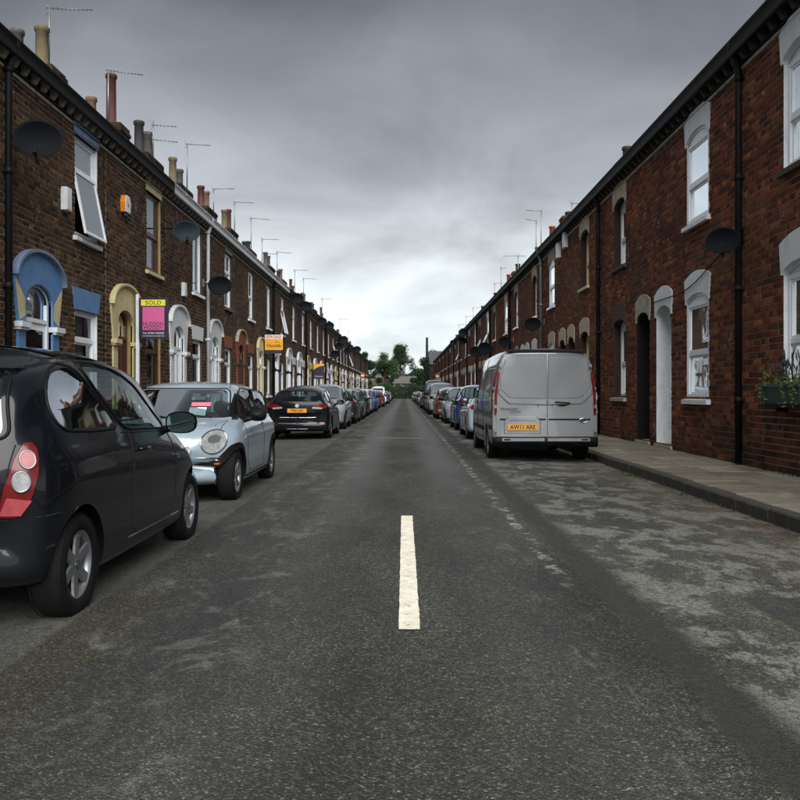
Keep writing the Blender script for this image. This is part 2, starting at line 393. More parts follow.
def patch_mat():
    t = NT('asphalt_patch'); P = t.pos()
    v = t.n('ShaderNodeTexVoronoi'); v.inputs['Scale'].default_value = 85; t.link(P, v.inputs['Vector'])
    vs = t.n('ShaderNodeSeparateColor'); t.link(v.outputs['Color'], vs.inputs[0])
    c = t.ramp(vs.outputs[0], [(0.0, (0.012, 0.012, 0.012)), (0.8, (0.045, 0.043, 0.04)), (1.0, (0.09, 0.085, 0.08))])
    t.set(c, 0.8); t.bump(v.outputs['Distance'], 0.5, 0.01); return t.m
def line_mat():
    t = NT('road_paint'); P = t.pos()
    n = t.noise(P, 9, 8, 0.7)
    c = t.mix(t.ramp(n, [(0.3, 0.0), (0.7, 1.0)]), (0.50, 0.46, 0.36), (0.80, 0.76, 0.64))
    w = t.noise(P, 22, 6, 0.8)
    c = t.mix(t.ramp(w, [(0.57, 0.0), (0.66, 0.9)]), c, (0.08, 0.076, 0.066))
    ck = t.noise(t.pos((1, 8, 1)), 5, 8, 0.8)
    c = t.mix(t.ramp(ck, [(0.60, 0.0), (0.66, 0.6)]), c, (0.16, 0.15, 0.12))
    t.set(c, 0.7); t.bump(w, 0.3, 0.004); return t.m
M_line = line_mat()
def slab_mat():
    t = NT('paving_slab'); P = t.pos()
    oi = t.n('ShaderNodeObjectInfo')
    c = t.mix(oi.outputs['Random'], (0.115, 0.10, 0.078), (0.205, 0.185, 0.15))
    n = t.noise(P, 4.0, 8, 0.7)
    c = t.mix(1.0, c, t.ramp(n, [(0.3, (0.6, 0.6, 0.6)), (0.7, (1.3, 1.28, 1.2))]), 'MULTIPLY')
    sp = t.noise(P, 60, 3, 0.7)
    c = t.mix(t.ramp(sp, [(0.35, 0.4), (0.5, 0.0)]), c, (0.04, 0.035, 0.028))
    mo = t.noise(P, 1.2, 7, 0.65)
    c = t.mix(t.math('MULTIPLY', t.ramp(mo, [(0.5, 0.0), (0.68, 1.0)]), 0.5), c, (0.05, 0.05, 0.026))
    t.set(c, 0.85); t.bump(t.math('ADD', n, t.math('MULTIPLY', sp, 0.3)), 0.4, 0.01); return t.m
M_slab = slab_mat()
M_kerb = plain('kerb_granite', (0.030, 0.029, 0.023), 0.85, var=0.25, scale=8, dirt=0.45, bump=0.4)
M_joint = plain('sandy_joint', (0.035, 0.032, 0.024), 0.95, var=0.2)
M_soil = plain('ground_soil', (0.05, 0.06, 0.03), 0.95, var=0.3, scale=0.5)
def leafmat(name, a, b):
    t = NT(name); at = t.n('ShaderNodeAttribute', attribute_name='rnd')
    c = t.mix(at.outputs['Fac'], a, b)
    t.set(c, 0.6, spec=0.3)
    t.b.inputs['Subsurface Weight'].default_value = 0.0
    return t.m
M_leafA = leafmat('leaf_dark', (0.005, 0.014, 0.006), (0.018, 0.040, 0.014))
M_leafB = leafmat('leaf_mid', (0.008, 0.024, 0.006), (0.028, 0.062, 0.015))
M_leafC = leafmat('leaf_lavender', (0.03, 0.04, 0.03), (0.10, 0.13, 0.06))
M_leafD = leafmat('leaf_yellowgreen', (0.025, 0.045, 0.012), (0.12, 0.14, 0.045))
M_bark = plain('bark', (0.04, 0.03, 0.022), 0.95, var=0.3, bump=0.5)

# ------------------------------------------------------------------ object helpers
def tag(o, label=None, cat=None, group=None, kind=None):
    if label: o['label'] = label
    if cat: o['category'] = cat
    if group: o['group'] = group
    if kind: o['kind'] = kind
    return o
def empty(name, loc=(0, 0, 0), rz=0.0, label=None, cat=None, group=None):
    o = bpy.data.objects.new(name, None); COL.objects.link(o)
    o.empty_display_size = 0.2
    o.location = loc; o.rotation_euler = (0, 0, rz)
    return tag(o, label, cat, group)
def link_mesh(name, me, parent=None, loc=None, mats=None):
    o = bpy.data.objects.new(name, me); COL.objects.link(o)
    if parent is not None: o.parent = parent
    if loc is not None: o.location = loc
    return o
class MB:
    def __init__(s): s.v = []; s.f = []; s.m = []; s.a = []; s.sm = []
    def add(s, vs, fs, mi=0, a=0.0, smooth=False):
        k = len(s.v); s.v += [tuple(p) for p in vs]
        for f in fs:
            s.f.append(tuple(i + k for i in f)); s.m.append(mi); s.a.append(a); s.sm.append(smooth)
    def box(s, x0, x1, y0, y1, z0, z1, mi=0, a=0.0):
        if x0 > x1: x0, x1 = x1, x0
        s.add([(x0, y0, z0), (x1, y0, z0), (x1, y1, z0), (x0, y1, z0), (x0, y0, z1), (x1, y0, z1), (x1, y1, z1), (x0, y1, z1)],
              [(0, 3, 2, 1), (4, 5, 6, 7), (0, 1, 5, 4), (1, 2, 6, 5), (2, 3, 7, 6), (3, 0, 4, 7)], mi, a)
    def tube(s, pts, r, n=8, mi=0, cap=True, smooth=True):
        pts = [Vector(p) for p in pts]; rs = r if isinstance(r, (list, tuple)) else [r] * len(pts)
        rings = []; k0 = len(s.v); up = None
        for i, p in enumerate(pts):
            d = (pts[min(i + 1, len(pts) - 1)] - pts[max(i - 1, 0)]).normalized()
            if up is None:
                up = Vector((0, 0, 1)) if abs(d.z) < 0.9 else Vector((1, 0, 0))
            x = d.cross(up).normalized(); yv = x.cross(d).normalized(); up = yv
            for j in range(n):
                an = 2 * math.pi * j / n
                s.v.append(tuple(p + (x * math.cos(an) + yv * math.sin(an)) * rs[i]))
        for i in range(len(pts) - 1):
            for j in range(n):
                a = k0 + i * n + j; b = k0 + i * n + (j + 1) % n
                s.f.append((a, b, b + n, a + n)); s.m.append(mi); s.a.append(0.0); s.sm.append(smooth)
        if cap:
            for base, rev in ((k0, True), (k0 + (len(pts) - 1) * n, False)):
                idx = [base + j for j in range(n)]
                s.f.append(tuple(reversed(idx)) if rev else tuple(idx)); s.m.append(mi); s.a.append(0.0); s.sm.append(False)
    def lathe(s, prof, n=16, mi=0, axis='z', c=(0, 0, 0), smooth=True):
        k0 = len(s.v)
        for (r, h) in prof:
            for j in range(n):
                an = 2 * math.pi * j / n
                if axis == 'z': p = (c[0] + r * math.cos(an), c[1] + r * math.sin(an), c[2] + h)
                elif axis == 'x': p = (c[0] + h, c[1] + r * math.cos(an), c[2] + r * math.sin(an))
                else: p = (c[0] + r * math.cos(an), c[1] + h, c[2] + r * math.sin(an))
                s.v.append(p)
        for i in range(len(prof) - 1):
            for j in range(n):
                a = k0 + i * n + j; b = k0 + i * n + (j + 1) % n
                s.f.append((a, b, b + n, a + n)); s.m.append(mi); s.a.append(0.0); s.sm.append(smooth)
    def strip(s, A, B, mi=0, a=0.0, close=False, smooth=False):
        """quads between two polylines of the same length"""
        k = len(s.v); n = len(A); s.v += [tuple(p) for p in A] + [tuple(p) for p in B]
        for i in range(n if close else n - 1):
            j = (i + 1) % n
            s.f.append((k + i, k + j, k + n + j, k + n + i)); s.m.append(mi); s.a.append(a); s.sm.append(smooth)
    def mesh(s, name, mats, attr=False):
        me = bpy.data.meshes.new(name); me.from_pydata(s.v, [], s.f)
        for m in (mats if isinstance(mats, (list, tuple)) else [mats]): me.materials.append(m)
        me.polygons.foreach_set('material_index', s.m)
        me.polygons.foreach_set('use_smooth', s.sm)
        if attr:
            at = me.attributes.new('rnd', 'FLOAT', 'FACE'); at.data.foreach_set('value', s.a)
        me.update(); return me
    def obj(s, name, mats, parent=None, loc=None, attr=False):
        return link_mesh(name, s.mesh(name, mats, attr), parent, loc)

# ------------------------------------------------------------------ ground, road, pavements
XL, XR = -6.3, 5.5            # the two facades
KL, KR = -3.85, 3.65          # kerb lines
Y_END = 178.0
PAV = 0.09
def road_z(x): return -0.05 * (abs(x) / 3.7) ** 2
g = MB(); g.add([(-900, -300, -0.25), (900, -300, -0.25), (900, 1500, -0.25), (-900, 1500, -0.25)], [(0, 1, 2, 3)])
tag(g.obj('ground', M_soil), kind='structure')
rd = MB(); xs = np.linspace(KL - 0.02, KR + 0.02, 25); ys = list(np.linspace(-14, 30, 45)) + list(np.linspace(34, Y_END, 37))
rng = np.random.RandomState(3)
for i, y in enumerate(ys):
    for j, x in enumerate(xs):
        rd.v.append((float(x), float(y), road_z(x) + 0.006 * math.sin(1.7 * x + .8 * y) * math.sin(.53 * y)))
W_ = len(xs)
for i in range(len(ys) - 1):
    for j in range(W_ - 1):
        a = i * W_ + j; rd.f.append((a, a + 1, a + 1 + W_, a + W_)); rd.m.append(0); rd.a.append(0); rd.sm.append(True)
road = tag(rd.obj('road', M_road), kind='structure')
# centre mark with ragged edges
lm = MB(); A = []; B = []
for i in range(81):
    y = 4.32 + 4.0 * i / 80
    A.append((-0.028 + random.uniform(-.0015, .002), y, road_z(0) + 0.006)); B.append((0.086 + random.uniform(-.003, .003), y, road_z(0) + 0.006))
A2 = [(p[0], p[1], p[2] - 0.02) for p in A]; B2 = [(p[0], p[1], p[2] - 0.02) for p in B]
lm.strip(A, B); lm.strip(A2, A); lm.strip(B, B2)
tag(lm.obj('centre_line_mark', M_line), 'single cream painted dash in the middle of the road', 'road marking')
tl = MB(); tl.box(-0.75, 0.5, 22.6, 22.75, -0.01, 0.0115)
tag(tl.obj('transverse_line_mark', plain('worn_line', (0.12, 0.12, 0.112), 0.7, var=0.3, scale=12)), 'faint worn pale line lying across the road beyond the centre dash', 'road marking')
def pavement(side):
    k, w = (KR, XR) if side > 0 else (KL, XL)
    s = 1 if side > 0 else -1
    b = MB(); b.box(k + s * 0.03, w + s * 0.05, -14, Y_END - 20, -0.2, PAV - 0.018)
    base = tag(b.obj('pavement', M_joint), kind='structure')
    # slabs: laid across the footway, three to a row
    inner = k + s * 0.165
    cols = [0.62, 0.70, 0.0]; cols[2] = abs(w - inner) - sum(cols[:2])
    rows_ind = (6.5, 23.5) if side > 0 else (10.0, 14.0)
    sb = MB(); y = -14.0; ridx = 0
    rr = random.Random(5 + side)
    slab_cache = {}
    while y < Y_END - 21:
        d = rr.choice([0.62, 0.78, 0.92])
        x = inner
        cc = cols[:] if ridx % 2 == 0 else [cols[1], cols[0], cols[2]]
        for c in cc:
            x0, x1 = (x, x + s * c)
            x = x1
            if rows_ind[0] <= y <= rows_ind[1]:
                me = slab_cache.get((round(abs(c), 2), d))
                if me is None:
                    m = MB(); g_ = 0.010; hx = abs(c) / 2 - g_; hy = d / 2 - g_; e = 0.008
                    m.add([(-hx, -hy, -.05), (hx, -hy, -.05), (hx, hy, -.05), (-hx, hy, -.05),
                           (-hx, -hy, -e), (hx, -hy, -e), (hx, hy, -e), (-hx, hy, -e),
                           (-hx + e, -hy + e, 0), (hx - e, -hy + e, 0), (hx - e, hy - e, 0), (-hx + e, hy - e, 0)],
                          [(0, 1, 5, 4), (1, 2, 6, 5), (2, 3, 7, 6), (3, 0, 4, 7), (4, 5, 9, 8), (5, 6, 10, 9), (6, 7, 11, 10), (7, 4, 8, 11), (8, 9, 10, 11)])
                    me = slab_cache[(round(abs(c), 2), d)] = m.mesh('slab', M_slab)
                o = link_mesh('slab', me, base, ((x0 + x1) / 2, y + d / 2, PAV + rr.uniform(-.004, .004)))
                o.rotation_euler = (rr.uniform(-.008, .008), rr.uniform(-.006, .006), 0)
            else:
                sb.box(min(x0, x1) + .006, max(x0, x1) - .006, y + .006, y + d - .006, PAV - .04, PAV + rr.uniform(-.003, .003))
        y += d; ridx += 1
    tag(sb.obj('slab_field', M_slab, base), kind='stuff')
    # kerb stones
    kb = MB(); kb.box(k + s * .04, k + s * .15, -14, Y_END - 20, -.22, PAV - .03)
    kerb = tag(kb.obj('kerb', M_joint), kind='structure')
    rest = MB(); y = -14.0; kc = {}
    while y < Y_END - 21:
        L_ = rr.choice([0.8, 0.92])
        a, b_ = (k, k + s * .15); x0, x1 = min(a, b_) , max(a, b_) 
        if rows_ind[0] - 1 <= y <= rows_ind[1]:
            me = kc.get(L_)
            if me is None:
                m = MB(); h = L_ / 2 - .005; e = .022; z = -.2
                rx = [(-.072, z), (-.072, -e), (-.062, -.006), (-.045, 0), (.068, 0), (.072, -.006), (.072, z)]
                if s < 0: rx = [(-p[0], p[1]) for p in rx]
                m.strip([(p[0], -h, p[1]) for p in rx], [(p[0], h, p[1]) for p in rx], smooth=False)
                m.add([(p[0], -h, p[1]) for p in rx], [tuple(range(7))]); m.add([(p[0], h, p[1]) for p in rx], [tuple(range(7))])
                me = kc[L_] = m.mesh('kerb_stone', M_kerb)
            o = link_mesh('kerb_stone', me, kerb, ((x0 + x1) / 2 + rr.uniform(-.006, .006), y + L_ / 2, PAV + .004 + rr.uniform(-.006, .006)))
            o.rotation_euler = (rr.uniform(-.006, .006), 0, rr.uniform(-.008, .008))
        else:
            rest.box(x0, x1, y + .005, y + L_ - .005, -.2, PAV + .004 + rr.uniform(-.005, .005))
        y += L_
    tag(rest.obj('kerb_stone_run', M_kerb, kerb), kind='stuff')
pavement(1); pavement(-1)

# weeds and litter of leaves in the gutter
def tufts(name, pts, mat, h, n, seed, spread=0.06, wid=0.006):
    rr = random.Random(seed); m = MB()
    for (x, y, z) in pts:
        for i in range(n):
            a = rr.uniform(0, 6.28); l = h * rr.uniform(.4, 1); tx = rr.uniform(0, spread)
            b = Vector((x + tx * math.cos(a * 3), y + rr.uniform(-spread * 2, spread * 2), z))
            d = Vector((math.cos(a) * .6, math.sin(a) * .6, rr.uniform(.4, 1))).normalized() * l
            sd_ = Vector((-d.y, d.x, 0)); sd_ = sd_.normalized() * wid if sd_.length > 1e-5 else Vector((wid, 0, 0))
            m.add([b - sd_, b + sd_, b + d * .6 + sd_ * .8, b + d, b + d * .6 - sd_ * .8], [(0, 1, 2, 3, 4)], 0, rr.random())
    return tag(m.obj(name, mat, attr=True), kind='stuff')
rr = random.Random(11)
pts = [(KR - rr.uniform(0.0, .12), y, road_z(KR) + .005) for y in [rr.choice([9.6, 10.2, 11.9, 12.6, 13.1, 14.4, 16.0]) + rr.uniform(-.5, .5) for _ in range(16)]]
tufts('gutter_weeds', pts, M_leafB, .055, 8, 3)
pts = [(XR - rr.uniform(0.0, .10), rr.uniform(9, 22), PAV) for _ in range(60)]
tufts('wall_foot_weeds', pts, M_leafA, .05, 6, 4)
lv = MB(); M_dead = plain('dead_leaf', (0.16, 0.09, 0.035), 0.9, var=0.4, scale=40)
for i in range(420):
    u = rr.random() ** 2.2; x = KR - .03 - u * .8; y = rr.uniform(6.5, 15); a = rr.uniform(0, 6.28); l = rr.uniform(.006, .018)
    z = road_z(x) + .012
    lv.add([(x + l * math.cos(a), y + l * math.sin(a), z), (x - .4 * l * math.sin(a), y + .4 * l * math.cos(a), z + .006), (x - l * math.cos(a), y - l * math.sin(a), z), (x + .4 * l * math.sin(a), y - .4 * l * math.cos(a), z + .004)], [(0, 1, 2, 3)])
tag(lv.obj('leaf_litter', M_dead), kind='stuff')

# ------------------------------------------------------------------ houses
CACHE = {}
def cached(key, fn):
    if key not in CACHE: CACHE[key] = fn()
    return CACHE[key]
def half_at(op, z, dz):
    if z < op['z0']: return None
    if op['rise'] <= 0: return op['hw'] if z <= op['zs'] else None
    lo = z - dz
    if lo <= op['zs']: return op['hw']
    if lo >= op['zs'] + op['rise']: return None
    t = (lo - op['zs']) / op['rise']
    return op['hw'] * math.sqrt(max(0.0, 1 - t * t))
def outline(op, n=12, grow=0.0, zb=None):
    """left foot, over the arch, right foot of an opening, as (u, z)"""
    hw = op['hw'] + grow; r = op['rise']; z0 = op['z0'] if zb is None else zb
    out = [(op['c'] - hw, z0)]
    if r <= 0:
        return out + [(op['c'] - hw, op['zs'] + grow), (op['c'] + hw, op['zs'] + grow), (op['c'] + hw, z0)]
    for i in range(n + 1):
        a = math.pi * (1 - i / n)
        out.append((op['c'] + hw * math.cos(a), op['zs'] + (r + grow) * math.sin(a)))
    return out + [(op['c'] + hw, z0)]
def clip_segments(u0, u1, z, ops, dz=0.025):
    segs = [(u0, u1)]
    for op in ops:
        h = half_at(op, z, dz)
        if not h: continue
        a, b = op['c'] - h, op['c'] + h; ns = []
        for (p, q) in segs:
            if q <= a or p >= b: ns.append((p, q)); continue
            if p < a: ns.append((p, a))
            if q > b: ns.append((b, q))
        segs = ns
    return segs
def brick_list(W, H, pz, bl, ops, seed):
    rr = random.Random(seed); out = []; rows = int(H / pz); flem = pz < .099; j = 0.018 if flem else .017
    for r in range(rows):
        z = r * pz; zc = z + pz / 2
        header = (r % 4 == 3)
        l = bl / 2 if header else bl
        off = 0.0 if header else (bl / 2 * (r % 2) + (bl / 4 if r % 8 > 3 else 0))
        u = -off
        if flem: header = False; off = bl * .75 if r % 2 else 0.0; u = -off
        i_ = 0
        while u < W - 0.01:
            ll = (l * .5 if i_ % 2 else bl) if flem else l
            if flem and i_ % 2: ll = bl * .5
            i_ += 1
            a, b = max(u, 0.0), min(u + ll, W)
            if b - a > 0.04:
                for (p, q) in clip_segments(a + j / 2, b - j / 2, zc, ops, pz / 2):
                    if q - p > 0.03:
                        out.append((p, q, z + j / 2, z + pz - j / 2, rr.random(), rr.uniform(-.003, .004)))
            u += ll
    return out
def brick_meshes(s, W, H, pz, bl, ops, seed, matname, skip=None):
    bl_ = brick_list(W, H, pz, bl, ops, seed)
    m = MB(); singles = []
    for (p, q, z0, z1, rnd, dn) in bl_:
        if skip and skip((p + q) / 2, (z0 + z1) / 2) and len(singles) < 298:
            singles.append((p, q, z0, z1, rnd, dn)); continue
        f = s * (0.006 + dn); bk = s * -0.012; e = 0.003
        m.add([(f, p + e, z0 + e), (f, q - e, z0 + e), (f, q - e, z1 - e), (f, p + e, z1 - e), (bk, p, z0), (bk, q, z0), (bk, q, z1), (bk, p, z1)],
              [(0, 1, 2, 3), (4, 5, 1, 0), (5, 6, 2, 1), (6, 7, 3, 2), (7, 4, 0, 3)], 0, rnd)
    return m.mesh('brickwork', matname, attr=True), singles
def wall_mesh(s, W, H, pz, ops, mat, D):
    m = MB(); rows = int(round(H / (pz / 2))); dz = H / rows
    merged = []
    for r in range(rows):
        z = r * dz
        for (p, q) in clip_segments(0, W, z + dz / 2, ops):
            m.add([(-s * .004, p, z), (-s * .004, q, z), (-s * .004, q, z + dz), (-s * .004, p, z + dz)], [(0, 1, 2, 3)])
    # flank and back walls
    m.add([(-s * D, 0, 0), (-s * D, W, 0), (-s * D, W, H), (-s * D, 0, H)], [(0, 1, 2, 3)])
    for u in (0.002, W - .002):
        m.add([(-s * .30, u, 0), (-s * D, u, 0), (-s * D, u, H), (-s * D / 2, u, H + D / 2 * .68), (-s * .30, u, H)], [(0, 1, 2, 3, 4)])
    return m.mesh('wall', mat)
def reveal_mesh(s, op, depth, mat, proud=0.0):
    m = MB(); o = outline(op, 14)
    m.strip([(s * proud, u, z) for u, z in o], [(-s * depth, u, z) for u, z in o])
    m.add([(s * proud, o[0][0], o[0][1]), (-s * depth, o[0][0], o[0][1]), (-s * depth, o[-1][0], o[-1][1]), (s * proud, o[-1][0], o[-1][1])], [(0, 1, 2, 3)])
    return m.mesh('reveal', mat)
def nbox(m, s, n0, n1, u0, u1, z0, z1, mi=0): m.box(s * n0, s * n1, u0, u1, z0, z1, mi)
def window_meshes(s, op, rec, fmat, style):
    """sash or casement window; returns frame mesh and list of pane meshes"""
    m = MB(); c, hw, z0, zs, rise = op['c'], op['hw'], op['z0'], op['zs'], op['rise']
    fw = 0.065; d0, d1 = -rec - .03, -rec + .045
    L_, R_ = c - hw, c + hw
    nbox(m, s, d0, d1, L_, L_ + fw, z0, zs); nbox(m, s, d0, d1, R_ - fw, R_, z0, zs)
    nbox(m, s, d0, d1 + .004, L_ + fw, R_ - fw, z0, z0 + fw * 1.2)
    nbox(m, s, d0, d1, L_ + fw, R_ - fw, zs - fw, zs)
    if rise > 0:
        o = outline(op, 12)[1:-1]; k = [(-s * (rec - .03), u, z) for u, z in o]; b = [(-s * (rec + .03), u, z) for u, z in o]
        m.add(k, [tuple(range(len(k)))])
        o2 = [(c + (u - c) * .99, z - 0.05) for u, z in o]
        m.strip([(-s * (rec - .045), u, z) for u, z in o], [(-s * (rec - .045), u, max(z, zs)) for u, z in o2])
    mid = z0 + (zs - z0) * {'sash': 0.47, 'casement': 0.66, 'single': 0.0, 'fan': 0.70}[style]
    zm = []
    if style != 'single':
        nbox(m, s, d0, d1 - .006, L_ + fw, R_ - fw, mid - .035, mid + .035)
    # inner sash stiles make the double line one sees in every window
    iw = 0.04
    def sash(za, zb, nn):
        nbox(m, s, nn - .02, nn + .02, L_ + fw, L_ + fw + iw, za, zb); nbox(m, s, nn - .02, nn + .02, R_ - fw - iw, R_ - fw, za, zb)
        nbox(m, s, nn - .02, nn + .018, L_ + fw + iw, R_ - fw - iw, za, za + iw); nbox(m, s, nn - .02, nn + .018, L_ + fw + iw, R_ - fw - iw, zb - iw, zb)
    panes = []
    def pane(za, zb, nn):
        p = MB(); p.add([(s * nn, L_ + fw + .01, za), (s * nn, R_ - fw - .01, za), (s * nn, R_ - fw - .01, zb), (s * nn, L_ + fw + .01, zb)], [(0, 1, 2, 3)]); panes.append(p)
    if style == 'single':
        sash(z0 + fw * 1.2, zs - fw, -rec); pane(z0 + fw * 1.2, zs - fw, -rec)
    else:
        sash(mid + .035, zs - fw, -rec + .012); pane(mid + .035, zs - fw, -rec + .012)
        sash(z0 + fw * 1.2, mid - .035, -rec - .012); pane(z0 + fw * 1.2, mid - .035, -rec - .012)
    return m.mesh('window', fmat), [p.mesh('pane', M_pane) for p in panes], mid
def curtain_mesh(s, op, rec, kind):
    m = MB(); c, hw, z0, zs = op['c'], op['hw'] - .05, op['z0'], op['zs']
    def drape(ua, ub, za, zb, nn, amp):
        n = 26; A = []; B = []
        for i in range(n + 1):
            u = ua + (ub - ua) * i / n; w = amp * math.sin(i * 1.9) + amp * .5 * math.sin(i * 3.1 + 1)
            A.append((s * (nn + w), u, za)); B.append((s * (nn + w * .6), u, zb))
        m.strip(A, B, smooth=True)
    if kind == 'net': drape(c - hw, c + hw, z0 + .05, zs - .05, -rec - .16, .018)
    elif kind == 'half': drape(c - hw, c + hw, z0 + .05, z0 + (zs - z0) * .47, -rec - .14, .015); drape(c - hw, c - hw * .62, z0, zs, -rec - .22, .03); drape(c + hw * .62, c + hw, z0, zs, -rec - .22, .03)
    elif kind == 'pair': drape(c - hw, c - hw * .45, z0, zs, -rec - .18, .035); drape(c + hw * .45, c + hw, z0, zs, -rec - .18, .035)
    elif kind == 'blind': m.add([(-s * (rec + .1), c - hw, z0 + (zs - z0) * .12), (-s * (rec + .1), c + hw, z0 + (zs - z0) * .12), (-s * (rec + .1), c + hw, zs), (-s * (rec + .1), c - hw, zs)], [(0, 1, 2, 3)])
    return m.mesh('curtain', M_blind if kind == 'blind' else M_curtain)
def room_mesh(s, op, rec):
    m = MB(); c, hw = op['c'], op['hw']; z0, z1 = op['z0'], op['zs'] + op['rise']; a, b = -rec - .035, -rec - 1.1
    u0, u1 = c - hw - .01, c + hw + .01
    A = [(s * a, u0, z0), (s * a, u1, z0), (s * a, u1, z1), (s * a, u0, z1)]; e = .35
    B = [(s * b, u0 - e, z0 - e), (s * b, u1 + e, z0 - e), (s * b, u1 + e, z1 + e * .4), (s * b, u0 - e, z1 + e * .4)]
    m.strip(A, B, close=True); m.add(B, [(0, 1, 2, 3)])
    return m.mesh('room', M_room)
def sill_mesh(s, op, mat, proud=0.09, over=0.09, th=0.11):
    m = MB(); c, hw, z0 = op['c'], op['hw'] + over, op['z0']
    pr = [(-.05, z0 + .0), (proud, z0 - .03), (proud, z0 - th), (-.02, z0 - th)]
    A = [(s * n, c - hw, z) for n, z in pr]; B = [(s * n, c + hw, z) for n, z in pr]
    m.strip(A, B, close=True); m.add(A, [(3, 2, 1, 0)]); m.add(B, [(0, 1, 2, 3)])
    return m.mesh('sill', mat)
def seg_lintel_mesh(s, op, mat, th=0.40, flare=0.07, proud=0.03, vous=5, base=0.06):
    """cambered lintel with splayed ends, cut into wedge blocks"""
    m = MB(); c, hw, zs, r = op['c'], op['hw'], op['zs'], op['rise']; N = 4
    def out_(t):
        h = hw + .10; u = c - h + 2 * h * t; return (u, zs + .46 + (r * .8) * (1 - (2 * t - 1) ** 2))
    def inn(t):
        if t <= .03: return (c - hw - .045, zs + .0 + .02 * (t / .03))
        if t >= .97: return (c + hw + .045, zs + .02 * ((1 - t) / .03))
        a = math.pi * (1 - (t - .03) / .94); return (c + hw * math.cos(a), zs + r * math.sin(a))
    pt = lambda t, o: out_(t)
    for b in range(vous):
        t0, t1 = b / vous, (b + 1) / vous; g_ = .004 if vous > 1 else 0
        ts = [t0 + g_ + (t1 - t0 - 2 * g_) * i / N for i in range(N + 1)] if vous > 1 else [i / 24 for i in range(25)]
        I = [inn(t) for t in ts]; O = [pt(t, True) for t in ts]
        F = [(s * proud, u, z) for u, z in I]; G = [(s * proud, u, z) for u, z in O]
        Fb = [(-s * .05, u, z) for u, z in I]; Gb = [(-s * .05, u, z) for u, z in O]
        m.strip(F, G); m.strip(G, Gb); m.strip(Fb, F)
        m.add([F[0], G[0], Gb[0], Fb[0]], [(0, 1, 2, 3)]); m.add([F[-1], Fb[-1], Gb[-1], G[-1]], [(0, 1, 2, 3)])
    return m.mesh('lintel', mat)
def flat_lintel_mesh(s, op, mat, h=0.42, spl=0.13, proud=0.03):
    m = MB(); c, hw, z = op['c'], op['hw'], op['zs']
    q = [(c - hw - .03, z), (c + hw + .03, z), (c + hw + spl, z + h), (c - hw - spl, z + h)]
    A = [(s * proud, *p) for p in q]; B = [(-s * .05, *p) for p in q]
    m.add(A, [(0, 1, 2, 3)]); m.strip(A, B, close=True)
    return m.mesh('lintel', mat)
def arch_head_meshes(s, op, face, hood, block, impost, Ro=0.93, cz=None):
    """round-headed door surround: rendered head, hood mould, jambs, impost blocks"""
    c, hw, zs, r = op['c'], op['hw'], op['zs'], op['rise']; out = {}
    z_imp = 2.33; n = 22; zo = 3.08
    def inner(i): a = math.pi * (1 - i / n); return (c + hw * math.cos(a), zs + r * math.sin(a))
    def outer(i): a = math.pi * (1 - i / n); return (c + Ro * math.cos(a), zo + .50 * math.sin(a))
    jw = hw + .27
    I = [(c - hw, z_imp)] + [inner(i) for i in range(n + 1)] + [(c + hw, z_imp)]
    O = [(c - jw, z_imp)] + [outer(i) for i in range(n + 1)] + [(c + jw, z_imp)]
    m = MB(); p = .045
    m.strip([(s * p, *q) for q in I], [(s * p, *q) for q in O]); m.strip([(s * p, *q) for q in O], [(-s * .03, *q) for q in O])
    m.strip([(s * p, *q) for q in I], [(-s * .03, *q) for q in I])
    out['door_surround'] = m.mesh('door_surround', face)
    m = MB(); ring = [outer(i) for i in range(n + 1)]
    def sc(k, dz=0.0): return [(c + (u - c) * k, zo + (z - zo) * (1 + (k - 1) * 1.8) + dz) for u, z in ring]
    a, b = sc(.975), sc(1.035)
    m.strip([(s * .125, *q) for q in a], [(s * .125, *q) for q in b], smooth=True); m.strip([(s * .125, *q) for q in b], [(-s * .02, *q) for q in b], smooth=True)
    m.strip([(s * .035, *q) for q in a], [(s * .125, *q) for q in a], smooth=True)
    for k in (0, n):
        m.add([(s * .05, *a[k]), (s * .125, *a[k]), (s * .125, *b[k]), (s * -.02, *b[k])], [(0, 1, 2, 3)])
    out['hood_mould'] = m.mesh('hood_mould', hood)
    # jamb of painted blocks, each block proud of its joints
    for sg in (-1, 1):
        m = MB(); z = 0.0
        while z < z_imp - .1:
            h = min(.30, z_imp - .09 - z)
            u0, u1 = sorted((c + sg * hw, c + sg * jw)); nbox(m, s, -.03, .040, u0, u1, z + .003, z + h - .003); z += h
        nbox(m, s, -.03, .032, *sorted((c + sg * hw * 1.004, c + sg * (jw - .01))), 0, z_imp - .1)
        out['jamb', sg] = m.mesh('jamb', face)
        m = MB(); u0, u1 = sorted((c + sg * (hw - .02), c + sg * (jw + .06)))
        nbox(m, s, -.03, .13, u0, u1, z_imp - .09, z_imp); nbox(m, s, -.03, .10, u0 + .02, u1 - .02, z_imp - .13, z_imp - .091)
        out['impost', sg] = m.mesh('impost', impost)
    if block:
        for sg in (-1, 1):
            m = MB()
            q = [(c + sg * (jw - .04), z_imp + .03), (c + sg * (hw + .02), z_imp + .12), (c + sg * (hw + .05), z_imp + .40), (c + sg * (Ro - .03), z_imp + .70), (c + sg * (Ro - .05), z_imp + .55)]
            A = [(s * .050, *t_) for t_ in q]; B = [(s * .035, *t_) for t_ in q]
            m.add(A, [tuple(range(5))]); m.strip(A, B, close=True)
            out['springer', sg] = m.mesh('springer', block)
    return out
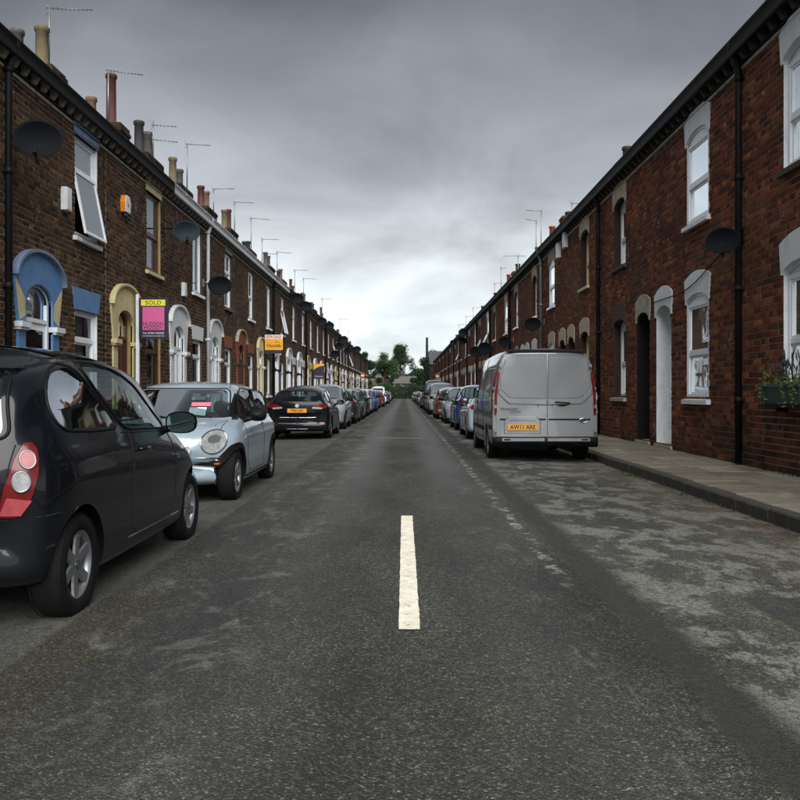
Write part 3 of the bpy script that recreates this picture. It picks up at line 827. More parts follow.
def door_meshes(s, op, rec, fmat, leafmat, style):
    c, hw, z0, zs, r = op['c'], op['hw'], op['z0'], op['zs'], op['rise']; out = []
    m = MB(); L_, R_ = c - hw, c + hw; fw = .07; top = min(zs, z0 + 2.35)
    nbox(m, s, -rec - .03, -rec + .03, L_, L_ + fw, z0, zs); nbox(m, s, -rec - .03, -rec + .03, R_ - fw, R_, z0, zs)
    nbox(m, s, -rec - .03, -rec + .035, L_ + fw, R_ - fw, top - fw, top)
    o = outline(op, 12)[1:-1]; o2 = [(c + (u - c) * .86, zs + (z - zs) * .86) for u, z in o]
    m.strip([(-s * (rec - .03), *q) for q in o], [(-s * (rec - .03), *q) for q in o2])
    out.append(('door_frame', m.mesh('door_frame', fmat)))
    m = MB()
    l0, l1, zt = L_ + fw + .004, R_ - fw - .004, top - fw - .004
    nbox(m, s, -rec - .025, -rec + .005, l0, l1, z0 + .02, zt)
    st = .11
    def panel(ua, ub, za, zb):
        nbox(m, s, -rec + .0051, -rec + .02, ua, ua + .02, za, zb); nbox(m, s, -rec + .0051, -rec + .02, ub - .02, ub, za, zb)
        nbox(m, s, -rec + .0051, -rec + .019, ua + .02, ub - .02, za, za + .02); nbox(m, s, -rec + .0051, -rec + .019, ua + .02, ub - .02, zb - .02, zb)
    cm = (l0 + l1) / 2
    panel(l0 + st, cm - .03, z0 + .2, z0 + .95); panel(cm + .03, l1 - st, z0 + .2, z0 + .95)
    if style == 'panel': panel(l0 + st, cm - .03, z0 + 1.1, zt - .12); panel(cm + .03, l1 - st, z0 + 1.1, zt - .12)
    nbox(m, s, -rec + .0051, -rec + .012, cm - .12, cm + .12, z0 + 1.0, z0 + 1.05, 0)
    out.append(('door', m.mesh('door', leafmat)))
    panes = []
    if style == 'glazed':
        p = MB(); nbox(p, s, -rec + .005, -rec + .012, l0 + st, l1 - st, z0 + 1.1, zt - .12); panes.append(p.mesh('pane', M_cglass_dark))
    p = MB(); q = [(-s * rec, *x) for x in ([(L_ + fw, top)] + outline(op, 12)[1:-1] + [(R_ - fw, top)])]
    p.add(q, [tuple(range(len(q)))]); panes.append(p.mesh('pane', M_cglass_dark))
    return out, panes
def pot_mesh(h, r, mat, n=14):
    m = MB(); m.lathe([(r * .98, 0), (r * .98, .05), (r * .86, .07), (r * .80, h - .12), (r * .98, h - .10), (r * 1.0, h - .02), (r * .92, h), (r * .7, h), (r * .66, h - .25)], n)
    return m.mesh('chimney_pot', mat)
def chimney(parent, s, side, n, u, ztop, pots, brick, dn=0.85, along=False):
    """brick stack standing through the slope near its foot, with its pots"""
    hx, hy = (dn if len(pots) > 1 else .36), .33
    if along: hx, hy = .33, .36 + .36 * (len(pots) - 1)
    zb = 6.6
    key = ('stack', s, hx, hy, round(ztop - zb, 2), brick.name)
    def mk():
        m = MB(); H = ztop - zb; rr_ = random.Random(4); z = 0
        m.box(-hx + .01, hx - .01, -hy + .01, hy - .01, 0, H - .02, 1)
        while z < H - .05:
            top = z > H - .42; o = {0: .0, 1: .03, 2: .06, 3: .03}[int((z - (H - .42)) / .105) % 4] if top else 0
            nx = max(2, int(2 * hx / .26)); ny = max(1, int(hy / .3))
            for i in range(nx):
                a = -hx - o + (2 * hx + 2 * o) * i / nx; b = -hx - o + (2 * hx + 2 * o) * (i + 1) / nx
                for yy in range(ny * 2):
                    y0 = -hy - o + (hy + o) * yy / ny; y1 = y0 + (hy + o) / ny - .008; m.box(a + .005, b - .005, y0, y1, z + .005, z + .095, 0, rr_.random())
            z += .10
        m.box(-hx - .02, hx + .02, -hy - .02, hy + .02, H - .04, H + .03, 2)
        return m.mesh('chimney', [brick, M_mortStack, M_blackstone], attr=True)
    ch = link_mesh('chimney', cached(key, mk), parent, (-s * (n - abs(XL if s > 0 else XR)), u, zb))
    k = len(pots)
    for i, (h, r, mt) in enumerate(pots):
        x = 0 if k == 1 else (-hx + .34 + (2 * hx - .68) * i / (k - 1))
        me = cached(('pot', h, r, mt.name), lambda: pot_mesh(h, r, mt))
        link_mesh('chimney_pot', me, ch, (0, (0 if k == 1 else -hy + .3 + (2 * hy - .6) * i / (k - 1)), ztop - zb + .03) if along else (-s * x, 0, ztop - zb + .03))
    return ch
def eaves(s, W, gmat):
    """(cornice, gutter) meshes"""
    H = EH[s]; m = MB()
    nbox(m, s, -.03, .035, 0, W, H - .15, H - .12); nbox(m, s, -.03, .15, 0, W, H + .06, H + .165)
    nbox(m, s, -.05, .02, 0, W, H - .12, H + .06)
    c = m.mesh('cornice', M_blackp)
    g_ = MB(); r = .046; pr = []
    for i in range(9):
        a = math.pi * (1 + i / 8); pr.append((.20 + r * math.cos(a), H + .22 + r * math.sin(a) * 1.1))
    pr2 = [(.20 + (n - .20) * .85, H + .22 + (z - H - .49) * .85) for n, z in pr]
    pr = [(.20 - r * 1.0, H + .225)] + pr + [(.20 + r * 1.0, H + .225)]; pr2 = [(pr[0][0] + .01, pr[0][1])] + pr2 + [(pr[-1][0] - .01, pr[-1][1])]
    full = pr + pr2[::-1]
    g_.strip([(s * n, 0, z) for n, z in full], [(s * n, W, z) for n, z in full], close=True, smooth=True)
    for u in (W * .25, W * .75): nbox(g_, s, .14, .262, u, u + .03, H + .16, H + .175)
    return c, g_.mesh('gutter', gmat)
def roof_mesh(s, W, D):
    m = MB(); e = .12; H = EH[s] + .205; sl = .68; half = D / 2
    rows = 22
    for side_ in (0, 1):
        for r in range(rows):
            t0, t1 = r / rows, (r + 1) / rows
            n0, n1 = (.17 - (half + .17) * t0, .17 - (half + .17) * t1)
            z0, z1 = H - .02 + sl * (half + .17) * t0, H - .02 + sl * (half + .17) * t1
            if side_: n0, n1 = -2 * half - n0, -2 * half - n1
            m.add([(s * n0, 0, z0 + .016), (s * n0, W, z0 + .016), (s * n1, W, z1), (s * n1, 0, z1)], [(0, 1, 2, 3)], 0, 0)
            m.add([(s * n0, 0, z0), (s * n0, W, z0), (s * n0, W, z0 + .016), (s * n0, 0, z0 + .016)], [(0, 1, 2, 3)])
    zt = H + sl * (half + .17)
    m.add([(-s * (half + .14), 0, zt - .06), (-s * half, 0, zt + .05), (-s * (half - .14), 0, zt - .06), (-s * (half + .14), W, zt - .06), (-s * half, W, zt + .05), (-s * (half - .14), W, zt - .06)],
          [(0, 1, 4, 3), (1, 2, 5, 4)])
    m.add([(s * .17, 0, H - .02), (s * .17, W, H - .02), (-s * .02, W, H - .02), (-s * .02, 0, H - .02)], [(0, 1, 2, 3)])
    return m.mesh('roof', M_greyslate)
def pipe_mesh(s, mat, offs=0.0, z0=0.0, z1=7.0, r=.056):
    m = MB(); n = .085; z1 = EH[s] + .14
    m.tube([(s * .20, 0, z1 + .05), (s * .20, 0, z1 - .05), (s * n, 0, z1 - .42), (s * n, 0, z0 + .02)], r, 12)
    for z in (1.0, 2.8, 4.6, 6.2): m.tube([(s * n, 0, z), (s * n, 0, z + .1)], r + .012, 12); nbox(m, s, 0, n, -.06, .06, z + .03, z + .07)
    return m.mesh('drainpipe', mat)

EH = {1: 6.50, -1: 6.64}
S_PITCH = {1: .096, -1: .100}
S_LEN = {1: .262, -1: .275}
def build_house(side, U, W, ops, spec, name, label, group=None, far=False, single=None, seed=1):
    """side +1: left row (looks towards +x), -1: right row"""
    s = side; x = XL if s > 0 else XR; D = 8.2
    root = empty(name, (x, U, PAV), 0, label, 'house', group)
    H = EH[s] + .02; pz = S_PITCH[s]; bl = S_LEN[s]; okey = tuple(tuple(sorted(o.items())) for o in ops)
    mort, br, bro = (M_mortL, M_brL, M_brLo) if s > 0 else (M_mortR, M_brR, M_brRo)
    if single:
        me, singles = brick_meshes(s, W, H, pz, bl, ops, seed, br, single)
        unit = cached(('unit', s), lambda: unit_brick(s, bro))
        for (p, q, z0, z1, rnd, dn) in singles:
            o = link_mesh('brick', unit, root, (s * dn, (p + q) / 2, (z0 + z1) / 2)); o.scale = (1, (q - p), (z1 - z0))
    else:
        me = cached(('br', s, okey, seed % 3), lambda: brick_meshes(s, W, H, pz, bl, ops, seed % 3, br)[0])
    tag(link_mesh('brickwork', me, root), kind='stuff')
    wall = link_mesh('wall', cached(('wall', s, okey), lambda: wall_mesh(s, W, H + .05, pz, ops, mort, D)), root)
    link_mesh('roof', cached(('roof', s, W), lambda: roof_mesh(s, W, D)), root)
    gm = spec.get('gutter', M_blackm)
    cm, gme = cached(('eaves', s, W, gm.name), lambda: eaves(s, W, gm))
    link_mesh('cornice', cm, root); link_mesh('gutter', gme, root)
    bme = cached(('bracket', s), lambda: bracket(s))
    nb = int(W / .34)
    if not far:
        for i in range(nb): link_mesh('bracket', bme, root, (0, W * (i + .5) / nb, EH[s] - .119))
    else:
        def mk():
            m = MB()
            for i in range(nb):
                u = W * (i + .5) / nb; nbox(m, s, .02, .13, u - .05, u + .05, EH[s] - .119, EH[s] + .059)
            return m.mesh('bracket_row', M_stone if s > 0 else M_darkstone)
        tag(link_mesh('bracket_row', cached(('brow', s, W), mk), root), kind='stuff')
    def mk():
        m = MB(); nbox(m, s, -.03, .03, 0, W, EH[s] - .235, EH[s] - .185); return m.mesh('string_course', M_stone)
    if spec.get('string', True): link_mesh('string_course', cached(('string', s, W), mk), root)
    for w in spec['windows']:
        op = ops[w['op']]; rec = w.get('rec', .12)
        ok = tuple(sorted(op.items()))
        rv = w.get('reveal', mort)
        wm, pns, mid = cached(('win', s, ok, rec, w['frame'].name, w['style']), lambda: window_meshes(s, op, rec, w['frame'], w['style']))
        wo = link_mesh('window', wm, root)
        for i, pm_ in enumerate(pns):
            if w.get('open') and i == len(pns) - 1: continue
            po = link_mesh('pane', pm_, wo)
            if w.get('glass'):
                po.material_slots[0].link = 'OBJECT'; po.material_slots[0].material = w['glass']
        if w.get('open'):
            z0, c, hw = op['z0'], op['c'], op['hw']; h = mid - z0 - .02; ang = w['open']
            m = MB(); fw = .055
            m.box(-.02, .02, -hw + .02, -hw + .02 + fw, -h, 0); m.box(-.02, .02, hw - .02 - fw, hw - .02, -h, 0)
            m.box(-.02, .019, -hw + .02 + fw, hw - .02 - fw, -h, -h + fw); m.box(-.02, .019, -hw + .02 + fw, hw - .02 - fw, -fw, 0)
            so = m.obj('open_sash', w['frame'], wo, (s * (-rec + .06), c, mid - .01)); so.rotation_euler = (0, -s * ang, 0)
            p = MB(); p.add([(0, -hw + .05, -h + .04), (0, hw - .05, -h + .04), (0, hw - .05, -.04), (0, -hw + .05, -.04)], [(0, 1, 2, 3)])
            pp = p.obj('pane', M_pane_sky, wo, so.location); pp.rotation_euler = so.rotation_euler
        if w.get('curtain'):
            link_mesh('curtain', cached(('cur', s, ok, rec, w['curtain']), lambda: curtain_mesh(s, op, rec, w['curtain'])), wo)
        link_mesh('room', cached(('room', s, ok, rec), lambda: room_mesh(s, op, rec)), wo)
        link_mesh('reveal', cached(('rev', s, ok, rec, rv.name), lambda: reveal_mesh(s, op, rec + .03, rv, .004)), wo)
        if w.get('sill'):
            link_mesh('sill', cached(('sill', s, ok, w['sill'].name), lambda: sill_mesh(s, op, w['sill'])), root)
        if w.get('lintel'):
            if op['rise'] > 0: lm_ = cached(('lin', s, ok, w['lintel'].name, w.get('vous', 5)), lambda: seg_lintel_mesh(s, op, w['lintel'], vous=w.get('vous', 5)))
            else: lm_ = cached(('lin', s, ok, w['lintel'].name), lambda: flat_lintel_mesh(s, op, w['lintel']))
            link_mesh('lintel', lm_, root)
    for d in spec['doors']:
        op = ops[d['op']]; rec = d.get('rec', .3); ok = tuple(sorted(op.items()))
        parts, pns = cached(('door', s, ok, rec, d['frame'].name, d['leaf'].name, d['style']), lambda: door_meshes(s, op, rec, d['frame'], d['leaf'], d['style']))
        do = None
        for nm, me_ in parts:
            o = link_mesh(nm, me_, root)
            if nm == 'door': do = o
        for pm_ in pns: link_mesh('pane', pm_, do)
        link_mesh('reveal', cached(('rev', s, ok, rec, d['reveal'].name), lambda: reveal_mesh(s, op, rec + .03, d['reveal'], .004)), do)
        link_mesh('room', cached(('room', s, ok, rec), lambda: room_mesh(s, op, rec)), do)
        hm = cached(('handle', s, ok, rec), lambda: handle_mesh(s, op, rec)); link_mesh('door_handle', hm, do)
        def mk():
            m = MB(); nbox(m, s, -rec, .0, op['c'] - op['hw'] - .0, op['c'] + op['hw'], -.02, op['z0'] + .002)
            nbox(m, s, .0, .05, op['c'] - op['hw'] - .05, op['c'] + op['hw'] + .05, -.02, op['z0'] - .004); return m.mesh('doorstep', M_stone)
        link_mesh('doorstep', cached(('step', s, ok, rec), mk), root)
        if d.get('arch'):
            face, hood, block, imp = d['arch']; key = ('arch', s, ok, face.name, hood.name, block.name if block else '', imp.name, d.get('Ro', .93))
            ms = cached(key, lambda: arch_head_meshes(s, op, face, hood, block, imp, d.get('Ro', .93)))
            for nm, me_ in ms.items(): link_mesh(nm if isinstance(nm, str) else nm[0], me_, root)
        elif d.get('lintel'):
            link_mesh('lintel', cached(('lin', s, ok, d['lintel'].name, d.get('vous', 5)), lambda: seg_lintel_mesh(s, op, d['lintel'], vous=d.get('vous', 5))), root)
    for (u, mt) in spec.get('pipes', []):
        link_mesh('drainpipe', cached(('pipe', s, mt.name), lambda: pipe_mesh(s, mt)), root, (0, u, 0))
    return root
def unit_brick(s, mat):
    m = MB(); f, b, e = s * .006, -s * .012, .02; ey = .012; ez = .03
    m.add([(f, -.5 + ey, -.5 + ez), (f, .5 - ey, -.5 + ez), (f, .5 - ey, .5 - ez), (f, -.5 + ey, .5 - ez), (b, -.5, -.5), (b, .5, -.5), (b, .5, .5), (b, -.5, .5)],
          [(0, 1, 2, 3), (4, 5, 1, 0), (5, 6, 2, 1), (6, 7, 3, 2), (7, 4, 0, 3)])
    return m.mesh('brick', mat)
def bracket(s):
    m = MB(); m.add([(s * .02, -.05, 0), (s * .02, .05, 0), (s * .02, .05, .178), (s * .02, -.05, .178), (s * .07, -.05, 0), (s * .07, .05, 0), (s * .145, .05, .11), (s * .145, -.05, .11), (s * .145, .05, .178), (s * .145, -.05, .178)],
                     [(0, 1, 5, 4), (4, 5, 6, 7), (7, 6, 8, 9), (0, 4, 7, 9, 3), (1, 2, 8, 6, 5), (3, 9, 8, 2)])
    return m.mesh('bracket', M_stone if s > 0 else M_darkstone)
def handle_mesh(s, op, rec):
    m = MB(); u = op['c'] + op['hw'] - .15; z = op['z0'] + 1.05
    m.tube([(s * (-rec + .005), u, z), (s * (-rec + .05), u, z), (s * (-rec + .05), u - .11, z)], .01, 8)
    nbox(m, s, -rec + .005, -rec + .012, u - .02, u + .02, z - .1, z + .1)
    return m.mesh('door_handle', M_alu)

def O(c, hw, z0, zs, rise=0.0): return dict(c=c, hw=hw, z0=z0 - PAV, zs=zs - PAV, rise=rise)
# ---- left row: door, window | each house 4.37 m wide
LW = 4.37; LU0 = 12.95
opsL = [O(1.15, .52, .18, 2.80, .31), O(3.30, .57, 1.15, 2.86), O(3.30, .57, 4.28, 6.22)]
def lspec(face, hood, imp, leaf, wfr, lin_g, lin_u, sill, rev=None, block=None, dstyle='panel', openw=0, drev=None, gutter=None, wrev=None, curt=('half', 'pair'), gl=None, style=('casement', 'casement'), pipes=(), Ro=.93, string=True, fr=None, drec=.07):
    w = [dict(op=1, rec=.10, frame=wfr, style=style[0], sill=sill, lintel=lin_g, reveal=wrev or M_brL_rev, curtain=curt[0]),
         dict(op=2, rec=.10, frame=wfr, style=style[1], sill=sill, lintel=lin_u, reveal=wrev or M_brL_rev, curtain=curt[1], open=openw, glass=gl)]
    return dict(windows=w, doors=[dict(op=0, rec=drec, frame=fr or M_upvc, leaf=leaf, style=dstyle, reveal=drev or face, arch=(face, hood, block, imp), Ro=Ro)],
                gutter=gutter or M_blackm, pipes=list(pipes), string=string)
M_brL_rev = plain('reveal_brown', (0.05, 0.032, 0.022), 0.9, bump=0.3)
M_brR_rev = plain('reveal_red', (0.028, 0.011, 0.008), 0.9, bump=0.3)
M_whiteG = plain('gutter_white', (0.50, 0.52, 0.55), 0.35, var=0.05, dirt=0.2)
W_, UP = M_white, M_upvc
specsL = {
 -2: (lspec(W_, W_, W_, UP, UP, W_, None, W_), 'brown brick terraced house behind the view with white arched door surround'),
 -1: (lspec(W_, W_, W_, UP, UP, W_, None, W_, pipes=[(LW - .06, M_blackm)]), 'brown brick terraced house nearest on the left, cut off by the picture edge'),
 0: (lspec(M_blue, M_bluegrey, W_, UP, UP, M_blue, M_bluegrey, W_, block=M_cream, dstyle='glazed', openw=R(11), drev=M_navy, wrev=W_, gl=M_pane_sky, curt=('net', None)), 'brown brick terraced house with bright blue door arch and white upper window tilted open'),
 1: (lspec(M_cream, M_cream, M_cream, M_maroon, M_maroon, None, M_cream, M_cream, wrev=M_ochre, drev=M_ochre, fr=M_maroon, drec=.14, curt=(None, None), style=('casement', 'sash')), 'brown brick terraced house with cream yellow door arch and dark red window frames'),
 2: (lspec(W_, W_, W_, UP, UP, W_, None, UP, gutter=M_whiteG, gl=M_pane_sky, style=('fan', 'single'), pipes=[(LW - .03, M_whiteG)], curt=('half', 'blind')), 'brown brick terraced house with white door arch and white drainpipe at its far corner'),
 3: (lspec(W_, W_, W_, UP, UP, M_rust, M_brownp, M_brownp, gutter=M_whiteG, curt=('pair', None)), 'brown brick terraced house with white door arch and terracotta lintel over its ground floor window'),
 4: (lspec(M_rust, M_stone, M_brownp, M_brownp, UP, M_rust, None, UP, gutter=M_whiteG, curt=('net', 'half'), fr=M_brownp, style=('casement', 'sash')), 'brown brick terraced house with rusty orange door arch and stone hood'),
 5: (lspec(M_paleyellow, M_cream, M_cream, M_cream, UP, None, None, UP, gutter=M_whiteG, gl=M_pane_sky, style=('single', 'single'), curt=('net', 'blind'), pipes=[(LW - .03, M_blackm)]), 'brown brick terraced house with pale yellow door arch beside the orange for-sale board'),
 6: (lspec(W_, W_, M_blackp, UP, UP, None, None, UP, openw=R(12), gutter=M_whiteG, gl=M_pane_sky, curt=('half', None)), 'brown brick terraced house with black imposts and tilted upper window beyond the for-sale board'),
 7: (lspec(W_, W_, M_blackp, UP, UP, W_, None, UP, gl=M_pane_sky, curt=('half', 'blind')), 'brown brick terraced house with white arch, black imposts and white window lintel'),
 8: (lspec(W_, W_, M_blackp, UP, UP, W_, M_maroon, UP, gl=M_pane_sky, pipes=[(LW - .03, M_blackm)], curt=('net', 'blind')), 'brown brick terraced house with white arch, followed by the third black drainpipe'),
 9: (lspec(M_cream, M_cream, M_cream, UP, UP, M_cream, None, M_cream, gl=M_pane_sky, curt=('net', 'blind')), 'brown brick terraced house with cream arch next to the navy and yellow board'),
}
NL = 30
for k in range(-2, NL):
    U = LU0 + LW * k
    if k in specsL: sp, lab = specsL[k]; grp = None
    else:
        c = [W_, M_paleyellow, W_, W_, M_cream][k % 5]
        sp = lspec(c, c, [M_blackp, c][k % 2], UP, UP, [W_, None, c][k % 3], None, UP, gl=M_pane_sky, pipes=[(LW - .03, M_blackm)] if k % 3 == 2 else [], curt=('net', 'blind'), openw=R(20) if k in (13, 18) else 0)
        lab = 'small far brown brick terraced house down the left row beyond the navy board'; grp = 'far terraced houses of the left row'
    single = None
    if k == 0: single = lambda u, z: u < 1.05 and z > 2.0 or (u < 2.6 and z > 3.9)
    build_house(1, U, LW, opsL, sp, 'terraced_house', lab, grp, far=k > 5, single=single, seed=k + 10)
# ---- right row: handed pairs, 9.6 m
RW = 4.8; RU0 = 3.7
opsRA = [O(4.05, .50, .16, 2.88, .22), O(2.05, .57, 1.15, 2.95, .17), O(2.05, .57, 4.48, 6.0, .20)]
opsRB = [O(.75, .50, .16, 2.88, .22), O(2.80, .57, 1.15, 2.95, .17), O(2.80, .57, 4.48, 6.0, .20)]
def rspec(ldoor, lg, lu, rev_d, rev_w, sill, frame=None, leaf=None, rec=.30, curt=('half', 'blind'), openw=0, gl=None, pipes=(), vg=1, wrec=.16, sill_u=None, fr=None, gopen=None, style=('sash', 'sash')):
    f = frame or UP
    w = [dict(op=1, rec=wrec, frame=f, style=style[0], sill=sill, lintel=lg, reveal=rev_w, curtain=curt[0], vous=vg),
         dict(op=2, rec=wrec, frame=f, style=style[1], sill=sill_u or sill, lintel=lu, reveal=rev_w, curtain=curt[1], open=openw, glass=gl, vous=vg)]
    return dict(windows=w, doors=[dict(op=0, rec=rec, frame=fr or f, leaf=leaf or UP, style='glazed', reveal=rev_d, lintel=ldoor, vous=vg)], pipes=list(pipes), gutter=M_blackm)
rB = M_brR_rev; M_archb = plain('arch_brick', (0.065, 0.030, 0.018), 0.9, var=.3, scale=5, bump=.4)
specsR = {
 0: (rspec(M_stone, M_stone, M_stone, rB, rB, M_stone), 'red brick terraced house behind the view on the right'),
 1: (rspec(W_, W_, W_, W_, W_, M_darkstone, wrec=.10, pipes=[(RW - .02, M_blackm)], curt=('pair', 'half')), 'red brick terraced house at the right picture edge with white reveals above a flower box'),
 2: (rspec(W_, W_, W_, W_, W_, W_, wrec=.05, gl=M_pane_sky, curt=('half', 'blind')), 'red brick terraced house with white painted doorway and white window lintels'),
 3: (rspec(M_stone, M_archb, M_buff, M_blackp, rB, M_stone, sill_u=M_darkstone, leaf=M_blackp, fr=M_blackp, rec=.45, curt=('net', 'net'), vg=7, wrec=.22, pipes=[(RW - .02, M_blackm)]), 'red brick terraced house with black recessed doorway and plain brick arched window'),
 4: (rspec(M_buff, M_buff, M_buff, rB, rB, M_cream, frame=M_cream, rec=.4, vg=5, wrec=.22, leaf=M_brownp, fr=M_brownp), 'red brick terraced house with buff stone lintels and cream sash windows, just behind the van'),
 5: (rspec(M_buff, M_buff, M_stone, rB, rB, UP, rec=.4, vg=5, wrec=.05, gl=M_pane_sky, leaf=M_brownp, fr=M_brownp, pipes=[(RW - .02, M_alu)]), 'red brick terraced house with flush white upper window and two pale boxes under its eaves'),
 6: (rspec(W_, W_, M_buff, rB, rB, UP, rec=.3, vg=1, wrec=.18), 'red brick terraced house with white shaped lintels beyond the grey drainpipe'),
 7: (rspec(W_, M_stone, M_stone, rB, rB, UP, rec=.3, wrec=.12, pipes=[(RW - .02, M_blackm)]), 'red brick terraced house with stone upper lintel beside the dish pair'),
}
NR = 30
for k in range(NR):
    P = RU0 + 9.6 * (k // 2); a = (k % 2 == 0); U = P + (0 if a else RW)
    if k in specsR: sp, lab = specsR[k]; grp = None
    else:
        c = [M_stone, W_, M_buff][k % 3]
        sp = rspec(c, [W_, c][k % 2], c, W_ if k % 3 == 1 else rB, rB, UP, pipes=[] if a else [(RW - .02, M_blackm)], wrec=[.05, .14][k % 2], gl=M_pane_sky, openw=R(24) if k in (10, 11, 16) else 0)
        lab = 'small far red brick terraced house down the right row well beyond the van'; grp = 'far terraced houses of the right row'
    single = None
    if k == 1: single = lambda u, z: (u > 3.5 and z < 6.7)
    build_house(-1, U, RW, opsRA if a else opsRB, sp, 'terraced_house', lab, grp, far=k > 5, single=single, seed=k + 40)
houses = [o for o in bpy.data.objects if o.get('category') == 'house']
HL = [o for o in houses if o.location.x < 0]; HR = [o for o in houses if o.location.x > 0]
def host(lst, y):
    for o in lst:
        w = LW if o.location.x < 0 else RW
        if o.location.y <= y < o.location.y + w: return o
    return lst[-1]
# chimneys (position along the street, pots)
B_, G_, T_, D_, K_, RB_ = M_pot_buff, M_pot_grey, M_pot_tan, M_pot_red, M_pot_black, M_pot_bright
chL = [(17.3, 8.15, [(.92, .155, B_), (.85, .15, G_)]), (21.4, 8.3, [(1.35, .15, D_), (.75, .15, T_)]), (24.4, 8.2, [(.75, .16, K_), (.70, .16, G_)]),
       (27.9, 8.2, [(.70, .15, B_), (.55, .14, G_)]), (31.7, 8.3, [(.62, .15, D_), (.62, .15, T_)]), (35.8, 8.3, [(.62, .15, B_), (.80, .14, D_)]),
       (40.3, 8.2, [(.25, .14, K_)]), (46.3, 8.3, [(.6, .15, G_), (.55, .15, G_)]), (51.0, 8.2, [(.4, .14, K_), (.6, .15, T_)]), (56.5, 8.1, [(.7, .12, D_)]), (63, 8.2, [(.5, .15, T_), (.5, .15, G_)]),
       (69, 8.2, [(.45, .16, G_), (.4, .16, K_)]), (77, 8.2, [(.8, .14, D_)]), (85, 8.1, [(.4, .15, K_)]), (96, 8.1, [(.4, .15, G_)]), (107, 8.1, [(.4, .15, B_)]), (118, 8.1, [(.4, .15, G_)])]
for (y, zt, pots) in chL:
    h = host(HL, y); al = y > 22
    if al: pots = [(p[0] * 1.15 + .1, p[1], p[2]) for p in pots] + ([(.55, .14, K_)] if len(pots) == 1 else [])
    chimney(h, 1, 1, 7.9 if not al else 7.75, y - h.location.y, zt - (.12 if not al else .0) - PAV, pots, M_brStack, .60, al)
chR = [(27.6, 8.95, [(.55, .17, K_)]), (35.8, 8.9, [(.22, .2, K_), (.3, .15, K_)]), (41.5, 8.75, [(.9, .17, RB_)]), (46.0, 8.8, [(.6, .17, G_)]), (52.0, 8.9, [(.5, .17, K_), (.4, .17, K_)]), (58.7, 8.8, [(.9, .17, RB_)]),
       (67, 8.8, [(.6, .2, K_)]), (78, 8.8, [(.7, .2, G_)]), (92, 8.7, [(.6, .2, B_)]), (101, 8.7, [(.5, .2, G_), (.4, .2, K_)]), (112, 8.7, [(.5, .2, B_), (.5, .2, G_)]), (124, 8.7, [(.5, .2, G_)])]
for (y, zt, pots) in chR:
    h = host(HR, y); chimney(h, -1, -1, 7.5, y - h.location.y, zt - PAV, pots, M_brR, .62)

# satellite dishes, each on its bracket
def dish(x, y, z, wallx, w, mat, face, label, group=None, tilt=4, col_arm=M_alu, arm_y=.45):
    root = empty('satellite_dish', (wallx, y + arm_y, z), 0, label, 'satellite dish', group)
    dx = x - wallx
    m = MB(); m.tube([(0, 0, .12), (dx * .55, 0, .12), (dx * .92, -arm_y * .35, .10), (dx, -arm_y + .08, 0)], .018, 8); m.box(-.0 if dx > 0 else -.03, .03 if dx > 0 else 0, -.08, .08, .0, .24)
    m.obj('bracket', col_arm, root)
    m = MB(); n = 28; A = []
    prof = [(t, .16 * w * (t * t) * 1.3) for t in (0, .25, .5, .75, .9, 1.0)]
    vs = []; fs = []
    for (t, h) in prof:
        for j in range(n):
            a = 2 * math.pi * j / n; vs.append((t * w / 2 * math.cos(a), -h, t * w / 2 * .80 * math.sin(a)))
    nb = len(vs)
    vs += [(v[0], v[1] + .012, v[2]) for v in vs]
    for i in range(len(prof) - 1):
        for j in range(n):
            a = i * n + j; b = i * n + (j + 1) % n; fs.append((a, b, b + n, a + n)); fs.append((nb + a, nb + a + n, nb + b + n, nb + b))
    e = (len(prof) - 1) * n
    for j in range(n): fs.append((e + j, e + (j + 1) % n, nb + e + (j + 1) % n, nb + e + j))
    m.add(vs, fs, smooth=True)
    o = m.obj('reflector', mat, root, (dx, -arm_y, 0)); o.rotation_euler = (R(-tilt), 0, R(face))
    m = MB(); q = [(0, -.02, -.40 * w), (0, -.22 * w, -.52 * w), (0, -.50 * w, -.42 * w)]
    m.tube(q, .012, 8); m.tube([(0, -.44 * w, -.44 * w), (0, -.56 * w, -.38 * w)], .035, 10); m.tube([(0, -.54 * w, -.40 * w), (0, -.50 * w, -.30 * w)], .03, 10)
    a = m.obj('receiver_arm', M_plastic, root, (dx, -arm_y, 0)); a.rotation_euler = o.rotation_euler
    return root
dish(-5.72, 12.9, 5.20, XL + .0, .74, M_dish, 12, 'large black satellite dish beside the black drainpipe at the left picture edge', arm_y=.1, col_arm=M_alu)
dish(-5.66, 21.3, 5.42, XL, .68, M_dishL, 20, 'black and blue grey satellite dish partly over the white window past the alarm box', col_arm=M_blackm, arm_y=.1)
dish(-5.74, 25.6, 4.58, XL, .74, M_dish, 10, 'black satellite dish crossing the white drainpipe', arm_y=.1)
for (x, y, z, w, lb) in ((-5.8, 44.4, 6.35, .74, 'higher left one of the two dark dishes touching below the eaves of the left row'), (-5.8, 48.5, 6.35, .74, 'lower right one of the two dark dishes touching below the eaves of the left row'),
                      (-5.8, 58, 6.3, .7, None), (-5.8, 64, 6.5, .7, None), (-5.8, 79, 6.4, .8, None), (-5.8, 73, 5.4, .8, None), (-5.8, 69, 4.5, .8, None), (-5.8, 84, 5.5, .8, None), (-5.8, 101, 6.6, 1.0, None)):
    dish(x, y, z, XL, w, M_dish, 8, lb or 'small dark satellite dish on the far part of the left row', None if lb else 'far satellite dishes of the left row', arm_y=.1)
dish(5.14, 13.2, 3.68, XR, .53, M_dish, -25, 'black satellite dish by the black drainpipe above the white lintel window', arm_y=.1, col_arm=M_blackm)
dish(5.02, 32, 3.92, XR, .64, M_dish, -8, 'dark satellite dish on the right row just above the van roof', arm_y=.1)
